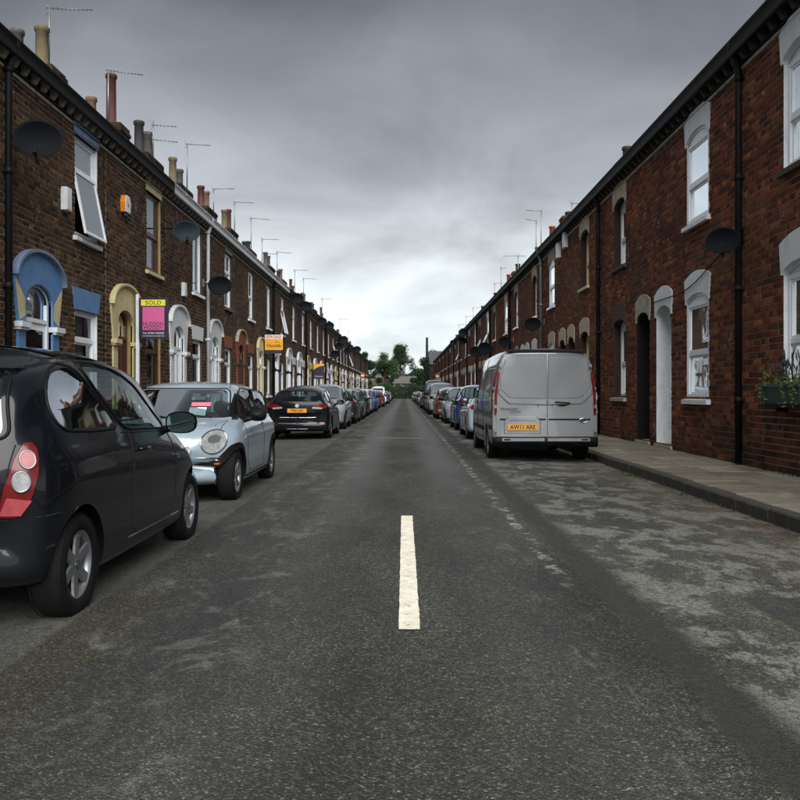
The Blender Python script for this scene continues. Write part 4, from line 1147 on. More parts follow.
dish(5.02, 41, 3.8, XR, .62, M_dish, -8, 'dark satellite dish left of the van roof, right row', arm_y=.1)
for (y, z, w, lb) in ((51, 4.0, .95, 'bigger dark dish of the touching pair left of the van'), (57, 4.1, .95, 'farther dark dish of the touching pair left of the van'), (70, 6.4, .8, None), (70.5, 5.7, .75, None), (84, 6.4, .7, None)):
    dish(5.05, y, z, XR, w, M_dish, -8, lb or 'small dark satellite dish high on the far part of the right row', None if lb else 'far satellite dishes of the right row', arm_y=.1)

def aerial(x, y, zt, zb, booms, label, group=None, side=1):
    root = empty('tv_aerial', (x, y, zb), 0, label, 'tv aerial', group)
    m = MB(); m.tube([(0, 0, 0), (.01, 0, zt - zb)], .018 + y * .0001, 8); m.obj('mast', M_alu, root)
    for (dz, L_, yaw, tilt) in booms:
        r = .009 + y * .0001
        m = MB(); d = Vector((math.cos(yaw), math.sin(yaw), math.sin(tilt))); o = Vector((-.06 * d.x, 0, zt - zb - dz))
        m.tube([o, o + d * L_], r, 6)
        pr = Vector((-d.y, d.x, 0)).normalized()
        nE = 11 if L_ > .8 else 7
        for i in range(nE):
            c = o + d * (L_ * (i + .6) / nE); h = .11 - .004 * i
            m.tube([c - pr * h, c + pr * h], r * .5, 5); m.tube([c - Vector((0, 0, .03)), c + Vector((0, 0, .03))], r * .5, 5)
        c = o + d * .06
        for a in (-1, 1): m.tube([c + Vector((0, 0, 0)), c - d * .08 + pr * .05 + Vector((0, 0, .14 * a))], r * .5, 5)
        m.obj('antenna', M_alu, root)
    return root
AL = [(49, 8, 17.45, [(0, .95, .15, .03)], 'tall tv aerial on the first chimney of the left row, at the top left corner'),
      (108, 70, 21.1, [(0, .92, .2, -.06)], 'tv aerial beside the tall dark red chimney pot'),
      (153, 121, 24.6, [(.12, .75, .2, 0), (.55, .78, .2, -.05)], 'tv aerial with two booms one above the other'),
      (187, 144, 28.2, [(0, .85, .2, 0)], 'tv aerial with a plain boom beside the buff pot, fourth from the left'),
      (213.5, 189, 32.2, [(0, .85, .2, .06)], 'tv aerial just left of the paired red chimney pots'),
      (234.5, 202, 36.6, [(0, .9, .2, 0)], 'tv aerial above the buff pot with plain level boom'),
      (251, 218, 40.7, [(0, 1.0, .2, -.04)], 'thick masted tv aerial over the low black chimney pot'),
      (262, 239, 43.9, [(0, .95, .2, 0)], 'tv aerial leaning right after the thick mast'),
      (277, 252, 49.4, [(0, .9, .2, -.05), (.12, .7, 2.6, .1)], 'tv aerial with crossed booms over two dark pots')]
for (px, py, y, bo, lb) in AL:
    x = (px - 404) * y / FPX; zt = CAM_H + (393 - py) * y / FPX
    aerial(x, y, zt, 8.2, bo, lb)
for (y, z) in ((57, 9.8), (62, 9.9), (76, 10.0), (97, 10.0), (112, 9.8)):
    aerial(-7.6, y, z, 8.0, [(0, 1.0, .2, 0)], 'thin small tv aerial on the far part of the left row', 'far tv aerials of the left row')
AR = [(572, 203, 35.5, [(0, .7, .2, 0)], 'tv aerial beside the square dark stack on the right row'), (541, 211, 41.2, [(0, .8, math.pi - .2, .08)], 'tall tv aerial next to the bright red chimney pot'),
      (536, 221, 43.2, [(0, .6, math.pi - .2, .2)], 'shorter tv aerial left of the tall one by the bright red pot'), (518, 256, 51.5, [(0, 1.0, math.pi - .1, 0), (0, .6, .1, 0)], 'wide tv aerial over the black pots of the right row'),
      (501, 268, 60, [(0, .4, .1, 0)], 'short tv aerial left of the second red pot on the right row')]
for (px, py, y, bo, lb) in AR:
    aerial((px - 404) * y / FPX, y, CAM_H + (393 - py) * y / FPX, 8.3, bo, lb)
for (y, z) in ((67, 10.2), (88, 10.4), (98, 10.4), (110, 10.4)):
    aerial(7.4, y, z, 8.5, [(0, .8, .1, .05)], 'thin small tv aerial on the far part of the right row', 'far tv aerials of the right row')

# text helper
def text_mesh(body, size, mat, parent, loc, rot, name='lettering', sx=1.0, extrude=.0015, bold=0.0):
    cu = bpy.data.curves.new('t', 'FONT'); cu.body = body; cu.size = size; cu.align_x = 'CENTER'; cu.align_y = 'CENTER'
    cu.extrude = extrude; cu.offset = bold; cu.resolution_u = 3
    to = bpy.data.objects.new('t', cu); COL.objects.link(to)
    dg = bpy.context.evaluated_depsgraph_get(); me = bpy.data.meshes.new_from_object(to.evaluated_get(dg))
    bpy.data.objects.remove(to); bpy.data.curves.remove(cu)
    me.materials.clear(); me.materials.append(mat)
    o = link_mesh(name, me, parent, loc); o.rotation_euler = rot; o.scale = (sx, 1, 1); return o
FACE = (R(90), 0, 0)          # lettering that faces -y
# SOLD board
M_sYel = plain('board_yellow', (0.62, 0.58, 0.03), 0.5, var=0.04); M_sPink = plain('board_pink', (0.50, 0.085, 0.24), 0.5, var=0.04)
M_sNavy = plain('board_navy', (0.008, 0.008, 0.028), 0.5); M_sOr = plain('board_amber', (0.72, 0.32, 0.01), 0.5, var=0.04)
M_sW = plain('board_white', (0.66, 0.62, 0.60), 0.5); M_sRed = plain('print_red', (0.45, 0.03, 0.04), 0.5); M_grey = plain('print_grey', (0.5, 0.5, 0.52), 0.5)
bY = 18.85; sc_ = bY / FPX
def bx(px): return (px - 404) * sc_
def bz(py): return CAM_H + (393 - py) * sc_
b0 = empty('sold_board', (bx(137), bY, PAV), 0, 'black and pink SOLD board on a white post beside the cream arch', 'estate agent board')
def lx(px): return bx(px) - bx(137)
def lz(py): return bz(py) - PAV
m = MB(); m.box(-.035, .035, .02, .09, 0, lz(294)); m.obj('post', M_white, b0)
m = MB(); m.box(lx(139.4), lx(168.5), -.02, .015, lz(338.8), lz(298)); pn = m.obj('panel', M_sNavy, b0)
m = MB(); m.box(lx(141.3), lx(165.5), -.024, -.0201, lz(305.8), lz(299.8)); m.obj('yellow_strip', M_sYel, pn)
m = MB(); m.box(lx(142.8), lx(164.6), -.024, -.0201, lz(330.2), lz(307.0)); m.obj('pink_square', M_sPink, pn)
cx_ = lx(153.6)
text_mesh('SOLD', .125, M_sNavy, pn, (cx_, -.026, lz(302.9)), FACE, sx=1.2)
text_mesh('HUDSON', .115, M_sNavy, pn, (cx_, -.026, lz(324.0)), FACE, sx=1.0)
text_mesh('MOODY', .115, M_sNavy, pn, (cx_, -.026, lz(327.9)), FACE, sx=1.0)
text_mesh('Tel: 01904 650650', .062, M_grey, pn, (cx_, -.022, lz(333.2)), FACE, sx=1.05, bold=.001)
text_mesh('www.hudson-moody.com', .048, M_grey, pn, (cx_, -.022, lz(335.9)), FACE)
# FOR SALE board
bY = 36.5; sc_ = bY / FPX
b1 = empty('for_sale_board', (bx(262.5), bY, PAV), 0, 'amber and white FOR SALE board with navy strip below, hung high on the left row', 'estate agent board')
ox = bx(262.5)
m = MB(); m.box(XL - ox, bx(265) - ox, .0, .05, bz(336) - PAV, bz(335) - PAV); m.box(bx(264) - ox, bx(265) - ox, 0, .05, 0.0, bz(334.5) - PAV); m.obj('post', M_blackp, b1)
m = MB(); m.box(bx(265) - ox, bx(282.9) - ox, -.03, .0, bz(350) - PAV, bz(338.9) - PAV); p1 = m.obj('panel', M_sOr, b1)
m = MB(); m.box(bx(265) - ox, bx(282.9) - ox, -.03, .0, bz(338.9) - PAV, bz(334.8) - PAV); m.obj('white_strip', M_sW, p1)
m = MB(); m.box(bx(264.6) - ox, bx(281.5) - ox, -.028, -.002, bz(353.6) - PAV, bz(350.1) - PAV); m.obj('navy_strip', M_sNavy, p1)
mx_ = bx(274) - ox
text_mesh('FOR SALE', .16, M_sRed, p1, (mx_, -.033, bz(336.9) - PAV), FACE, sx=.95, bold=.003)
text_mesh('Churchills', .19, M_black, p1, (mx_, -.033, bz(345.8) - PAV), FACE, sx=.82, bold=.004)
m = MB(); q = [(mx_ + .02, -.034, bz(342.6) - PAV), (mx_ + .12, -.034, bz(341.6) - PAV), (mx_ + .2, -.034, bz(341.9) - PAV), (mx_ + .28, -.034, bz(343) - PAV)]; m.tube(q, .009, 5); m.obj('flourish', M_black, p1)
# navy and yellow board
bY = 55.0; sc_ = bY / FPX; ox = bx(313.2)
b2 = empty('navy_board', (ox, bY, PAV), 0, 'navy board with a curved yellow top and white lettering, farther down the left row', 'estate agent board')
m = MB(); m.box(-.03, .03, .0, .06, 0, bz(363) - PAV); m.obj('post', M_blackp, b2)
x0, x1 = bx(313.4) - ox, bx(324.2) - ox; zA, zB = bz(378.8) - PAV, bz(364) - PAV
m = MB(); m.box(x0, x1, -.03, 0, zA, zB); p2 = m.obj('panel', M_sOr, b2)
arc = [(x0 + (x1 - x0) * t, zA + (zB - zA) * (.58 + .30 * math.sin(t * math.pi / 2) ** .8)) for t in [i / 12 for i in range(13)]]
m = MB(); m.strip([(u, -.034, z) for u, z in arc], [(u, -.034, zA) for u, z in arc]); m.strip([(u, -.034, z) for u, z in arc], [(u, -.029, z) for u, z in arc]); m.obj('navy_field', M_sNavy, p2)
text_mesh('Hunters', .17, M_grey, p2, ((x0 + x1) / 2, -.036, bz(376.3) - PAV), FACE, sx=.95)
def small_board(x, y, z, label):
    r = empty('small_orange_board', (x, y, z), 0, label, 'sign'); m = MB(); m.box(-.28, .28, -.02, .02, 0, .75); p = m.obj('panel', plain('board_orange', (0.32, 0.06, 0.02), 0.5, var=.1), r)
    m = MB(); m.box(-.2, .2, -.026, -.021, .3, .5); m.obj('white_band', M_sW, r); m = MB(); m.tube([(-.28 if x < 0 else .28, .03, .35), (-.75 if x < 0 else .75, .03, .35)], .03, 6); m.obj('arm', M_blackm, r)
small_board(-5.55, 110, 3.2, 'small bright orange board on the far left row near the trees')
small_board(4.7, 115, 3.2, 'small bright orange board on the far right row above the parked cars')
# alarm box, two pale boxes, small meter box, cable
r_ = empty('alarm_box', (XL, 18.35, 5.28), 0, 'orange and white burglar alarm box high on the brown brick wall', 'alarm box')
m = MB(); q = [(-.15, 0), (.15, 0), (.19, .22), (.10, .38), (-.10, .38), (-.19, .22)]
A = [(.01, u, z) for u, z in q]; B = [(.13, u * .95, z * .97 + .005) for u, z in q]; m.strip(A, B, close=True); m.obj('casing', plain('alarm_orange', (0.62, 0.20, 0.01), .4, var=.05), r_)
m = MB(); m.add([(.132, u * .95, z * .97 + .005) for u, z in q], [tuple(range(6))]); m.strip([(.132, u * .95, z * .97 + .005) for u, z in q], [(.120, u * .96, z * .98 + .003) for u, z in q], close=True); fc = m.obj('cover', M_sticker, r_)
m = MB(); m.lathe([(.0, .1345), (.045, .1345), (.05, .132)], 16, axis='x', c=(0, 0, .17)); m.obj('emblem', M_stickerR, fc)
m = MB(); m.lathe([(.05, -.07), (.05, 0)], 12, c=(.06, 0, 0)); m.obj('strobe', plain('strobe_blue', (.01, .02, .08), .2), r_)
def wallbox(x, y, z, w, h, d, label, s):
    r = empty('wall_box', (x, y, z), 0, label, 'wall box'); m = MB(); nbox(m, s, 0, d, -w / 2, w / 2, 0, h); m.obj('casing', M_white, r)
    m = MB(); nbox(m, s, d, d + .008, -w / 2 + .02, w / 2 - .02, .02, h - .02); m.obj('lid', M_white, r)
wallbox(XL, 15.15, 4.62, .22, .42, .12, 'white plastic box on the brick just left of the open upper window', 1)
wallbox(XL, 23.3, 4.0, .24, .38, .10, 'small white box below the sill of the window behind the second dish', 1)
wallbox(XR, 27.7, 6.15, .38, .52, .12, 'pale box under the right eaves, the nearer and higher of two', -1)
wallbox(XR, 28.9, 6.0, .38, .52, .12, 'pale box under the right eaves, the farther and lower of two', -1)
m = MB(); cp = []
for i in range(33):
    t = i / 32; y = 18.05 + (13.45 - 18.05) * t; z = 3.22 + t * .55 - .25 * math.sin(math.pi * t) * (1 - .3 * t) + .03 * math.sin(t * 9)
    cp.append((XR - .055, y, z))
m.tube(cp, .011, 6); tag(m.obj('wall_cable', M_blackm), 'black cable sagging across the white lintels of the right hand house', 'cable')
m = MB(); m.tube([(XR - .05, 13.32, .12), (XR - .05, 13.32, 1.1)], .014, 8); tag(m.obj('grey_conduit', M_white), 'thin white conduit at the foot of the right drainpipe', 'conduit')
def phone_line(p, q, sag, label, r=.006):
    m = MB(); P, Q = Vector(p), Vector(q); m.tube([P.lerp(Q, i / 24) - Vector((0, 0, sag * 4 * (i / 24) * (1 - i / 24))) for i in range(25)], r, 5)
    return tag(m.obj('wall_cable', M_blackm), label, 'cable')
phone_line((XL + .05, 12.98, 6.25), (XL + .05, 17.3, 6.28), .05, 'thin black cable along the brown wall above the first open window')
phone_line((XL + .04, 17.12, .2), (XL + .04, 17.12, 6.3), 0, 'thin black cable running straight up the joint left of the cream arch')
phone_line((XL + .04, 21.5, .2), (XL + .04, 21.5, 5.5), 0, 'thin black cable running up the brick below the second dish')
phone_line((XL + .05, 12.9, 5.1), (XL + .05, 12.98, .2), 0, 'thin cable hanging down from the first dish beside its drainpipe')
# flower box with planting
fb = empty('flower_box', (XR - .17, 11.35, 1.10), 0, 'dark green window box with lavender and trailing leaves at the right picture edge', 'flower box')
M_teal = plain('box_green', (0.015, 0.06, 0.045), 0.5, dirt=.1)
m = MB(); m.add([(-.12, -.55, 0), (.12, -.55, 0), (.12, .55, 0), (-.12, .55, 0), (-.15, -.6, .26), (.15, -.6, .26), (.15, .6, .26), (-.15, .6, .26)], [(3, 2, 1, 0), (0, 1, 5, 4), (1, 2, 6, 5), (2, 3, 7, 6), (3, 0, 4, 7)])
m.box(-.165, -.14, -.61, .61, .235, .275); m.obj('trough', M_teal, fb)
m = MB(); m.add([(-.14, -.58, .23), (.14, -.58, .23), (.14, .58, .23), (-.14, .58, .23)], [(0, 1, 2, 3)]); m.obj('compost', M_soil, fb)
m = MB()
for u in (-.4, .4): m.box(.0, .17, u - .02, u + .02, -.12, 0)
m.box(-.13, .17, -.6, .6, -.05, -.001); m.obj('bracket', M_blackm, fb)
rr = random.Random(8); m = MB()
for i in range(700):
    y = rr.uniform(-.58, .60); x = rr.uniform(-.16, .12); z = .24 + abs(rr.gauss(0, .085)); l = rr.uniform(.015, .04)
    if rr.random() < .16: x = -.17 + rr.uniform(-.05, .02); z = .26 - rr.random() ** 1.5 * .3; y = rr.choice([.5, .42, -.2, -.5, .56]) + rr.gauss(0, .04)
    d = Vector((rr.gauss(0, 1), rr.gauss(0, 1), rr.gauss(.5, .8))).normalized() * l; e = d.orthogonal().normalized() * l * .45
    p = Vector((x, y, z)); m.add([p - d, p + e, p + d, p - e], [(0, 1, 2, 3)], 0, rr.random())
tag(m.obj('foliage', M_leafD, fb, attr=True), kind='stuff')
m = MB()
for i in range(40):
    y = rr.uniform(-.45, .52); x = rr.uniform(-.12, .1); h = rr.uniform(.22, .52); t = Vector((rr.gauss(-.03, .05), rr.gauss(0, .09), h)); p = Vector((x, y, .25))
    m.tube([p, p + t * .5, p + t], [.004, .004, .003], 4); m.tube([p + t * .74, p + t * .86, p + t], [.007, .012, .005], 5)
m.obj('lavender_stems', plain('lavender', (.035, .035, .045), .8, var=.3, scale=30), fb)

# ------------------------------------------------------------------ vehicles
def pchip(x, xs, ys):
    xs = np.array(xs, float); ys = np.array(ys, float); h = np.diff(xs); d = np.diff(ys) / h; n = len(xs); m = np.zeros(n)
    for i in range(1, n - 1):
        if d[i - 1] * d[i] > 0:
            w1 = 2 * h[i] + h[i - 1]; w2 = h[i] + 2 * h[i - 1]; m[i] = (w1 + w2) / (w1 / d[i - 1] + w2 / d[i])
    m[0], m[-1] = d[0], d[-1]
    x = np.clip(x, xs[0], xs[-1]); i = np.clip(np.searchsorted(xs, x) - 1, 0, n - 2); t = (x - xs[i]) / h[i]
    return ((1 + 2 * t) * (1 - t) ** 2 * ys[i] + t * (1 - t) ** 2 * h[i] * m[i] + t * t * (3 - 2 * t) * ys[i + 1] + t * t * (t - 1) * h[i] * m[i + 1])
def catmull(P, k):
    P = np.array(P, float); n = len(P); out = []
    for i in range(n - 1):
        p0 = P[i - 1] if i > 0 else 2 * P[0] - P[1]; p1, p2 = P[i], P[i + 1]; p3 = P[i + 2] if i + 2 < n else 2 * P[-1] - P[-2]
        t01 = max(1e-4, np.linalg.norm(p1 - p0)) ** .5; t12 = max(1e-4, np.linalg.norm(p2 - p1)) ** .5; t23 = max(1e-4, np.linalg.norm(p3 - p2)) ** .5
        m1 = (p2 - p1 + t12 * ((p1 - p0) / t01 - (p2 - p0) / (t01 + t12))); m2 = (p2 - p1 + t12 * ((p3 - p2) / t23 - (p3 - p1) / (t12 + t23)))
        for j in range(k):
            t = j / k; out.append((2 * t ** 3 - 3 * t * t + 1) * p1 + (t ** 3 - 2 * t * t + t) * m1 + (-2 * t ** 3 + 3 * t * t) * p2 + (t ** 3 - t * t) * m2)
    out.append(P[-1]); return np.array(out)
class Loft:
    """body surface from a table of stations: y, floor, shoulder height, top height, half widths (flank, shoulder, roof), bow"""
    def __init__(s, rows, rc=.16, crown=.03):
        s.rows = np.array(rows, float); s.rc = rc; s.crown = crown
    def at(s, y): return [float(pchip(np.array([y]), s.rows[:, 0], s.rows[:, i])[0]) for i in range(1, 8)]
    def section(s, y, inset=0.0, floor=None):
        zb, zs, zt, w, ws, wr, b = s.at(y); zt = max(zt, zs + .012)
        w -= inset; ws -= inset; wr -= inset * .9; zt -= inset * .8
        if floor is not None:
            zt = max(zt, floor + .02); zs = min(zs, floor + .6 * (zt - floor))
            P = [(0, floor), (ws * .97, floor), (ws, floor + .02)]
        else:
            P = [(0, zb), (.78 * w, zb), (.94 * w, zb + .02), (.985 * w, zb + .14 * (zs - zb)), (w, zb + .45 * (zs - zb)), (.4 * w + .6 * max(w * .985, ws), zb + .84 * (zs - zb)), (ws, zs)]
        h = zt - zs; rc = min(s.rc, wr * .5)
        P += [(ws + (wr - ws) * .45, zs + .45 * h), (ws + (wr - ws) * .82, zs + .80 * h), (wr - rc * .45, zt - .10 * min(h, .5) - .012), (wr - rc * 1.4, zt - .01), (0, zt + s.crown * min(1, h / .3))]
        return catmull(P, 4), b
    def ring(s, y, **kw):
        sec, b = s.section(y, **kw); W = max(p[0] for p in sec)
        right = [(p[0], y - b * (p[0] / W) ** 2, p[1]) for p in sec]
        return right + [(-p[0], p[1], p[2]) for p in right[-2:0:-1]]
    def build(s, ys, **kw):
        m = MB(); rings = [s.ring(y, **kw) for y in ys]; n = len(rings[0])
        for r in rings: m.v += r
        for i in range(len(ys) - 1):
            for j in range(n):
                a = i * n + j; b = i * n + (j + 1) % n; m.f.append((a, a + n, b + n, b)); m.m.append(0); m.a.append(0); m.sm.append(True)
        for i, rev in ((0, False), (len(ys) - 1, True)):
            r = rings[i]; c = (0, sum(p[1] for p in r) / n, sum(p[2] for p in r) / n); k = len(m.v); m.v.append(c)
            for j in range(n):
                f = (i * n + j, i * n + (j + 1) % n, k); m.f.append(f[::-1] if rev else f); m.m.append(0); m.a.append(0); m.sm.append(True)
        return m
def chaikin(P, it=2):
    P = [Vector(p) for p in P]
    for _ in range(it):
        Q = []
        for i in range(len(P)):
            a, b = P[i], P[(i + 1) % len(P)]; Q += [a * .75 + b * .25, a * .25 + b * .75]
        P = Q
    return P
def roundp(P, r=.06, k=5):
    P = [Vector(p) for p in P]; Q = []; n = len(P)
    for i in range(n):
        a, b, c = P[i - 1], P[i], P[(i + 1) % n]; la, lc = (a - b).length, (c - b).length
        p = b + (a - b) * min(r, la * .45) / la; q = b + (c - b) * min(r, lc * .45) / lc
        for j in range(k + 1):
            t = j / k; Q.append(p * (1 - t) ** 2 + b * 2 * t * (1 - t) + q * t * t)
    return Q
def ell(c, rx, ry, n=28, rot=0): return [(c[0] + rx * math.cos(2 * math.pi * i / n) * math.cos(rot) - ry * math.sin(2 * math.pi * i / n) * math.sin(rot), c[1] + rx * math.cos(2 * math.pi * i / n) * math.sin(rot) + ry * math.sin(2 * math.pi * i / n) * math.cos(rot)) for i in range(n)]
AX = {'L': lambda a, b: (Vector((-4, a, b)), Vector((1, 0, 0))), 'R': lambda a, b: (Vector((4, a, b)), Vector((-1, 0, 0))),
      'F': lambda a, b: (Vector((a, 6, b)), Vector((0, -1, 0))), 'B': lambda a, b: (Vector((a, -6, b)), Vector((0, 1, 0))), 'T': lambda a, b: (Vector((a, b, 5)), Vector((0, 0, -1))),
      'BR': lambda a, b: (Vector((4.2426 + .7071 * a, -4.2426 + .7071 * a, b)), Vector((-.7071, .7071, 0))), 'BL': lambda a, b: (Vector((-4.2426 - .7071 * a, -4.2426 + .7071 * a, b)), Vector((.7071, .7071, 0)))}
def hit(bvh, ax, a, b, off):
    o, d = AX[ax](a, b); loc, nor, _, _ = bvh.ray_cast(o, d)
    if loc is None:
        q = o + d * 3.0; loc, nor, _, _ = bvh.find_nearest(q)
    if nor.dot(d) > 0: nor = -nor
    return loc + nor * off
def patch(bvh, poly, ax, off=.004, step=.08, skirt=.0, back=.004):
    """a sheet that follows the body, cut to an outline seen along one axis, with its edge turned down"""
    bm = bmesh.new(); P = [Vector((p[0], p[1], 0)) for p in poly]
    vs = [bm.verts.new(p) for p in P]; bm.faces.new(vs)
    x0, x1 = min(p.x for p in P), max(p.x for p in P); y0, y1 = min(p.y for p in P), max(p.y for p in P)
    for (lo, hi, no) in ((x0, x1, Vector((1, 0, 0))), (y0, y1, Vector((0, 1, 0)))):
        k = max(1, int((hi - lo) / step))
        for i in range(1, k):
            bmesh.ops.bisect_plane(bm, geom=bm.verts[:] + bm.edges[:] + bm.faces[:], plane_co=no * (lo + (hi - lo) * i / k), plane_no=no)
    m = MB(); bm.verts.index_update()
    idx = {v: i for i, v in enumerate(bm.verts)}
    m.add([hit(bvh, ax, v.co.x, v.co.y, off) for v in bm.verts], [tuple(idx[v] for v in f.verts) for f in bm.faces], smooth=True)
    bm.free()
    c = sum((Vector(p) for p in P), Vector()) / len(P)
    A = [hit(bvh, ax, p.x, p.y, off) for p in P]; Bq = []
    for p in P:
        d = (p - c); d = d.normalized() * skirt if d.length > 0 else d
        Bq.append(hit(bvh, ax, p.x + d.x, p.y + d.y, -back))
    m.strip(A, Bq, close=True, smooth=False)
    return m
def seam(bvh, pts, ax, r=.0045, off=.0005, closed=False, n=6, dens=.04):
    if closed: pts = list(pts) + [pts[0]]
    Q = []
    for i in range(len(pts) - 1):
        a, b = Vector(pts[i][:2]), Vector(pts[i + 1][:2]); k = max(1, int((b - a).length / dens))
        for j in range(k): p = a.lerp(b, j / k); Q.append(hit(bvh, ax, p.x, p.y, off))
    Q.append(hit(bvh, ax, pts[-1][0], pts[-1][1], off))
    m = MB(); m.tube(Q, r, n, cap=not closed); return m
def prism(poly, ax, a, b):
    m = MB()
    f = {'X': lambda t, p: (t, p[0], p[1]), 'Y': lambda t, p: (p[0], t, p[1])}[ax]
    A = [f(a, p) for p in poly]; B = [f(b, p) for p in poly]; n = len(poly)
    m.add(A + B, [tuple(range(n)), tuple(range(2 * n - 1, n - 1, -1))] + [(i, (i + 1) % n, (i + 1) % n + n, i + n)[::-1] for i in range(n)])
    return m
def shrink(poly, k):
    c = sum((Vector(p) for p in poly), Vector((0, 0))) / len(poly); out = []
    for p in poly:
        d = Vector(p) - c; L_ = d.length; out.append(tuple(c + d * max(0, (L_ - k)) / L_))
    return out
def boolean(me, cutters):
    o = bpy.data.objects.new('tmp', me); COL.objects.link(o); cs = []
    for i, cm in enumerate(cutters):
        bm = bmesh.new(); bm.from_mesh(cm); bmesh.ops.recalc_face_normals(bm, faces=bm.faces[:]); bm.to_mesh(cm); bm.free()
        c = bpy.data.objects.new('cut', cm); COL.objects.link(c); cs.append(c)
        md = o.modifiers.new('b%d' % i, 'BOOLEAN'); md.operation = 'DIFFERENCE'; md.object = c; md.solver = 'EXACT'
        try: md.material_mode = 'INDEX'
        except Exception: pass
    dg = bpy.context.evaluated_depsgraph_get(); dg.update()
    out = bpy.data.meshes.new_from_object(o.evaluated_get(dg))
    bpy.data.objects.remove(o)
    for c in cs: bpy.data.objects.remove(c)
    return out
def mirrorx(poly): return [(-p[0], p[1]) for p in poly][::-1]

def tyre_mesh(r, w):
    m = MB(); h = w / 2
    m.lathe([(r * .66, -h * .9), (r * .80, -h), (r * .94, -h * .92), (r, -h * .70), (r, h * .70), (r * .94, h * .92), (r * .80, h), (r * .66, h * .9), (r * .64, h * .5), (r * .64, -h * .5), (r * .66, -h * .9)], 40, axis='x')
    for k in (-.45, -.15, .15, .45): m.lathe([(r + .0005, k * w - .004), (r + .0015, k * w), (r + .0005, k * w + .004)], 40, axis='x')
    return m.mesh('wheel', M_rubber)
def rim_mesh(r, w, spokes, mat, side, fat=.13, twist=0.0, double=False):
    """spokes facing outward along +x*side"""
    m = MB(); s = side; ro = r * .66; x = w / 2 * .80
    m.lathe([(ro, s * x * 1.08), (ro * 1.015, s * x * 1.12), (ro * .94, s * x * 1.05), (ro * .90, s * x * .5), (ro * .88, -s * x * .9)], 40, axis='x')
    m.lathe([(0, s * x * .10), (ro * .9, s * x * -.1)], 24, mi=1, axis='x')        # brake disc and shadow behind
    m.lathe([(0, s * x * .98), (r * .07, s * x * .98), (r * .10, s * x * .92), (r * .13, s * x * .72), (r * .13, s * x * .2)], 18, axis='x')
    for i in range(spokes):
        a = 2 * math.pi * i / spokes + .3
        for dd in ((-.10, .10) if double else (0,)):
            A = []; n = 5
            for t in range(n):
                q = t / (n - 1); rad = r * .09 + (ro * .95 - r * .09) * q; wd = r * (fat * (1 - .15 * q) if not double else fat * .5) * (1 - .35 * math.sin(q * 3.14) * .3)
                aa = a + twist * q + dd * (.3 + q * .7)
                ry, rz = math.cos(aa), math.sin(aa); ty, tz = -rz, ry; xo = s * x * (.90 - .10 * math.sin(q * 2.6) + .12 * q)
                A.append([(xo - s * .012, ry * rad - ty * wd, rz * rad - tz * wd), (xo, ry * rad - ty * wd * .75, rz * rad - tz * wd * .75), (xo, ry * rad + ty * wd * .75, rz * rad + tz * wd * .75), (xo - s * .012, ry * rad + ty * wd, rz * rad + tz * wd), (xo - s * .035, ry * rad, rz * rad)])
            for t in range(n - 1): m.strip(A[t], A[t + 1], close=True)
    for i in range(5):
        a = 2 * math.pi * i / 5; m.lathe([(0, s * x * 1.0), (.007, s * x * 1.0), (.008, s * x * .9)], 6, axis='x', c=(0, r * .075 * math.cos(a), r * .075 * math.sin(a)), mi=1)
    return m.mesh('rim', [mat, M_inner])
def place(root, m, name, mats, parent=None):
    return m.obj(name, mats, parent or root)
def plate(root, text, x, y, z, facing, mat=M_plateY, w=.52, sx=.78):
    m = MB(); m.box(-w / 2, w / 2, -.006, .006, -.056, .056); p = m.obj('number_plate', mat, root, (x, y, z))
    m = MB(); s = -1 if facing == 'B' else 1
    rot = (R(90), 0, 0) if facing == 'B' else (R(90), 0, R(180))
    if text: text_mesh(text, .108, M_black, p, (0, s * .0075, -.001), rot, sx=sx, bold=.002)
    return p
def wing_mirror(root, side, x, y, z, sc, mat, glass_side=-1):
    """housing shaped like a rounded shell, glass facing the tail"""
    m = MB(); vs = []; n, k = 16, 8; fs = []
    for i in range(k + 1):
        t = i / k; rr_ = math.sin(math.pi * (.5 - .5 * t)) ** .6 if t < 1 else 0.0
        for j in range(n):
            a = 2 * math.pi * j / n; ca, sa = math.cos(a), math.sin(a)
            vs.append((side * (.11 * sc * rr_ * math.copysign(abs(ca) ** .75, ca)), .11 * sc * t - .03, .075 * sc * rr_ * math.copysign(abs(sa) ** .75, sa)))
    for i in range(k):
        for j in range(n):
            a = i * n + j; b = i * n + (j + 1) % n; fs.append((a, b, b + n, a + n))
    m.add(vs, fs, smooth=True); m.tube([(-side * .04, .02, -.03), (-side * .17 * sc, .03, -.07)], [.028, .032], 8)
    o = m.obj('wing_mirror', mat, root, (side * x, y, z))
    m = MB(); m.add([(v[0] * .9, -.034, v[2] * .9) for v in vs[:n]], [tuple(range(n))]); m.obj('mirror_glass', M_mirror, o)
    return o
def seats(root, y, z, w):
    for yy in (y, y - .85):
        for sx in (-1, 1):
            m = MB(); m.lathe([(0, .60), (.10, .59), (.135, .54), (.14, .47), (.10, .42)], 12, c=(sx * w, yy - .06, z - .14)); m.lathe([(.14, -.35), (.22, -.25), (.23, .1), (.20, .30), (.12, .38), (0, .39)], 14, c=(sx * w, yy, z - .14))
            m.tube([(sx * w - .05, yy - .05, z + .2), (sx * w - .05, yy - .05, z + .34)], .008, 6)
            m.obj('seat', M_cabin, root)
    m = MB(); n = 24; m.tube([(w + .17 * math.cos(2 * math.pi * i / n), y + .55 - .06 * math.sin(2 * math.pi * i / n), z + .02 + .16 * math.sin(2 * math.pi * i / n)) for i in range(n + 1)], .016, 6); m.obj('steering_wheel', M_plastic, root)

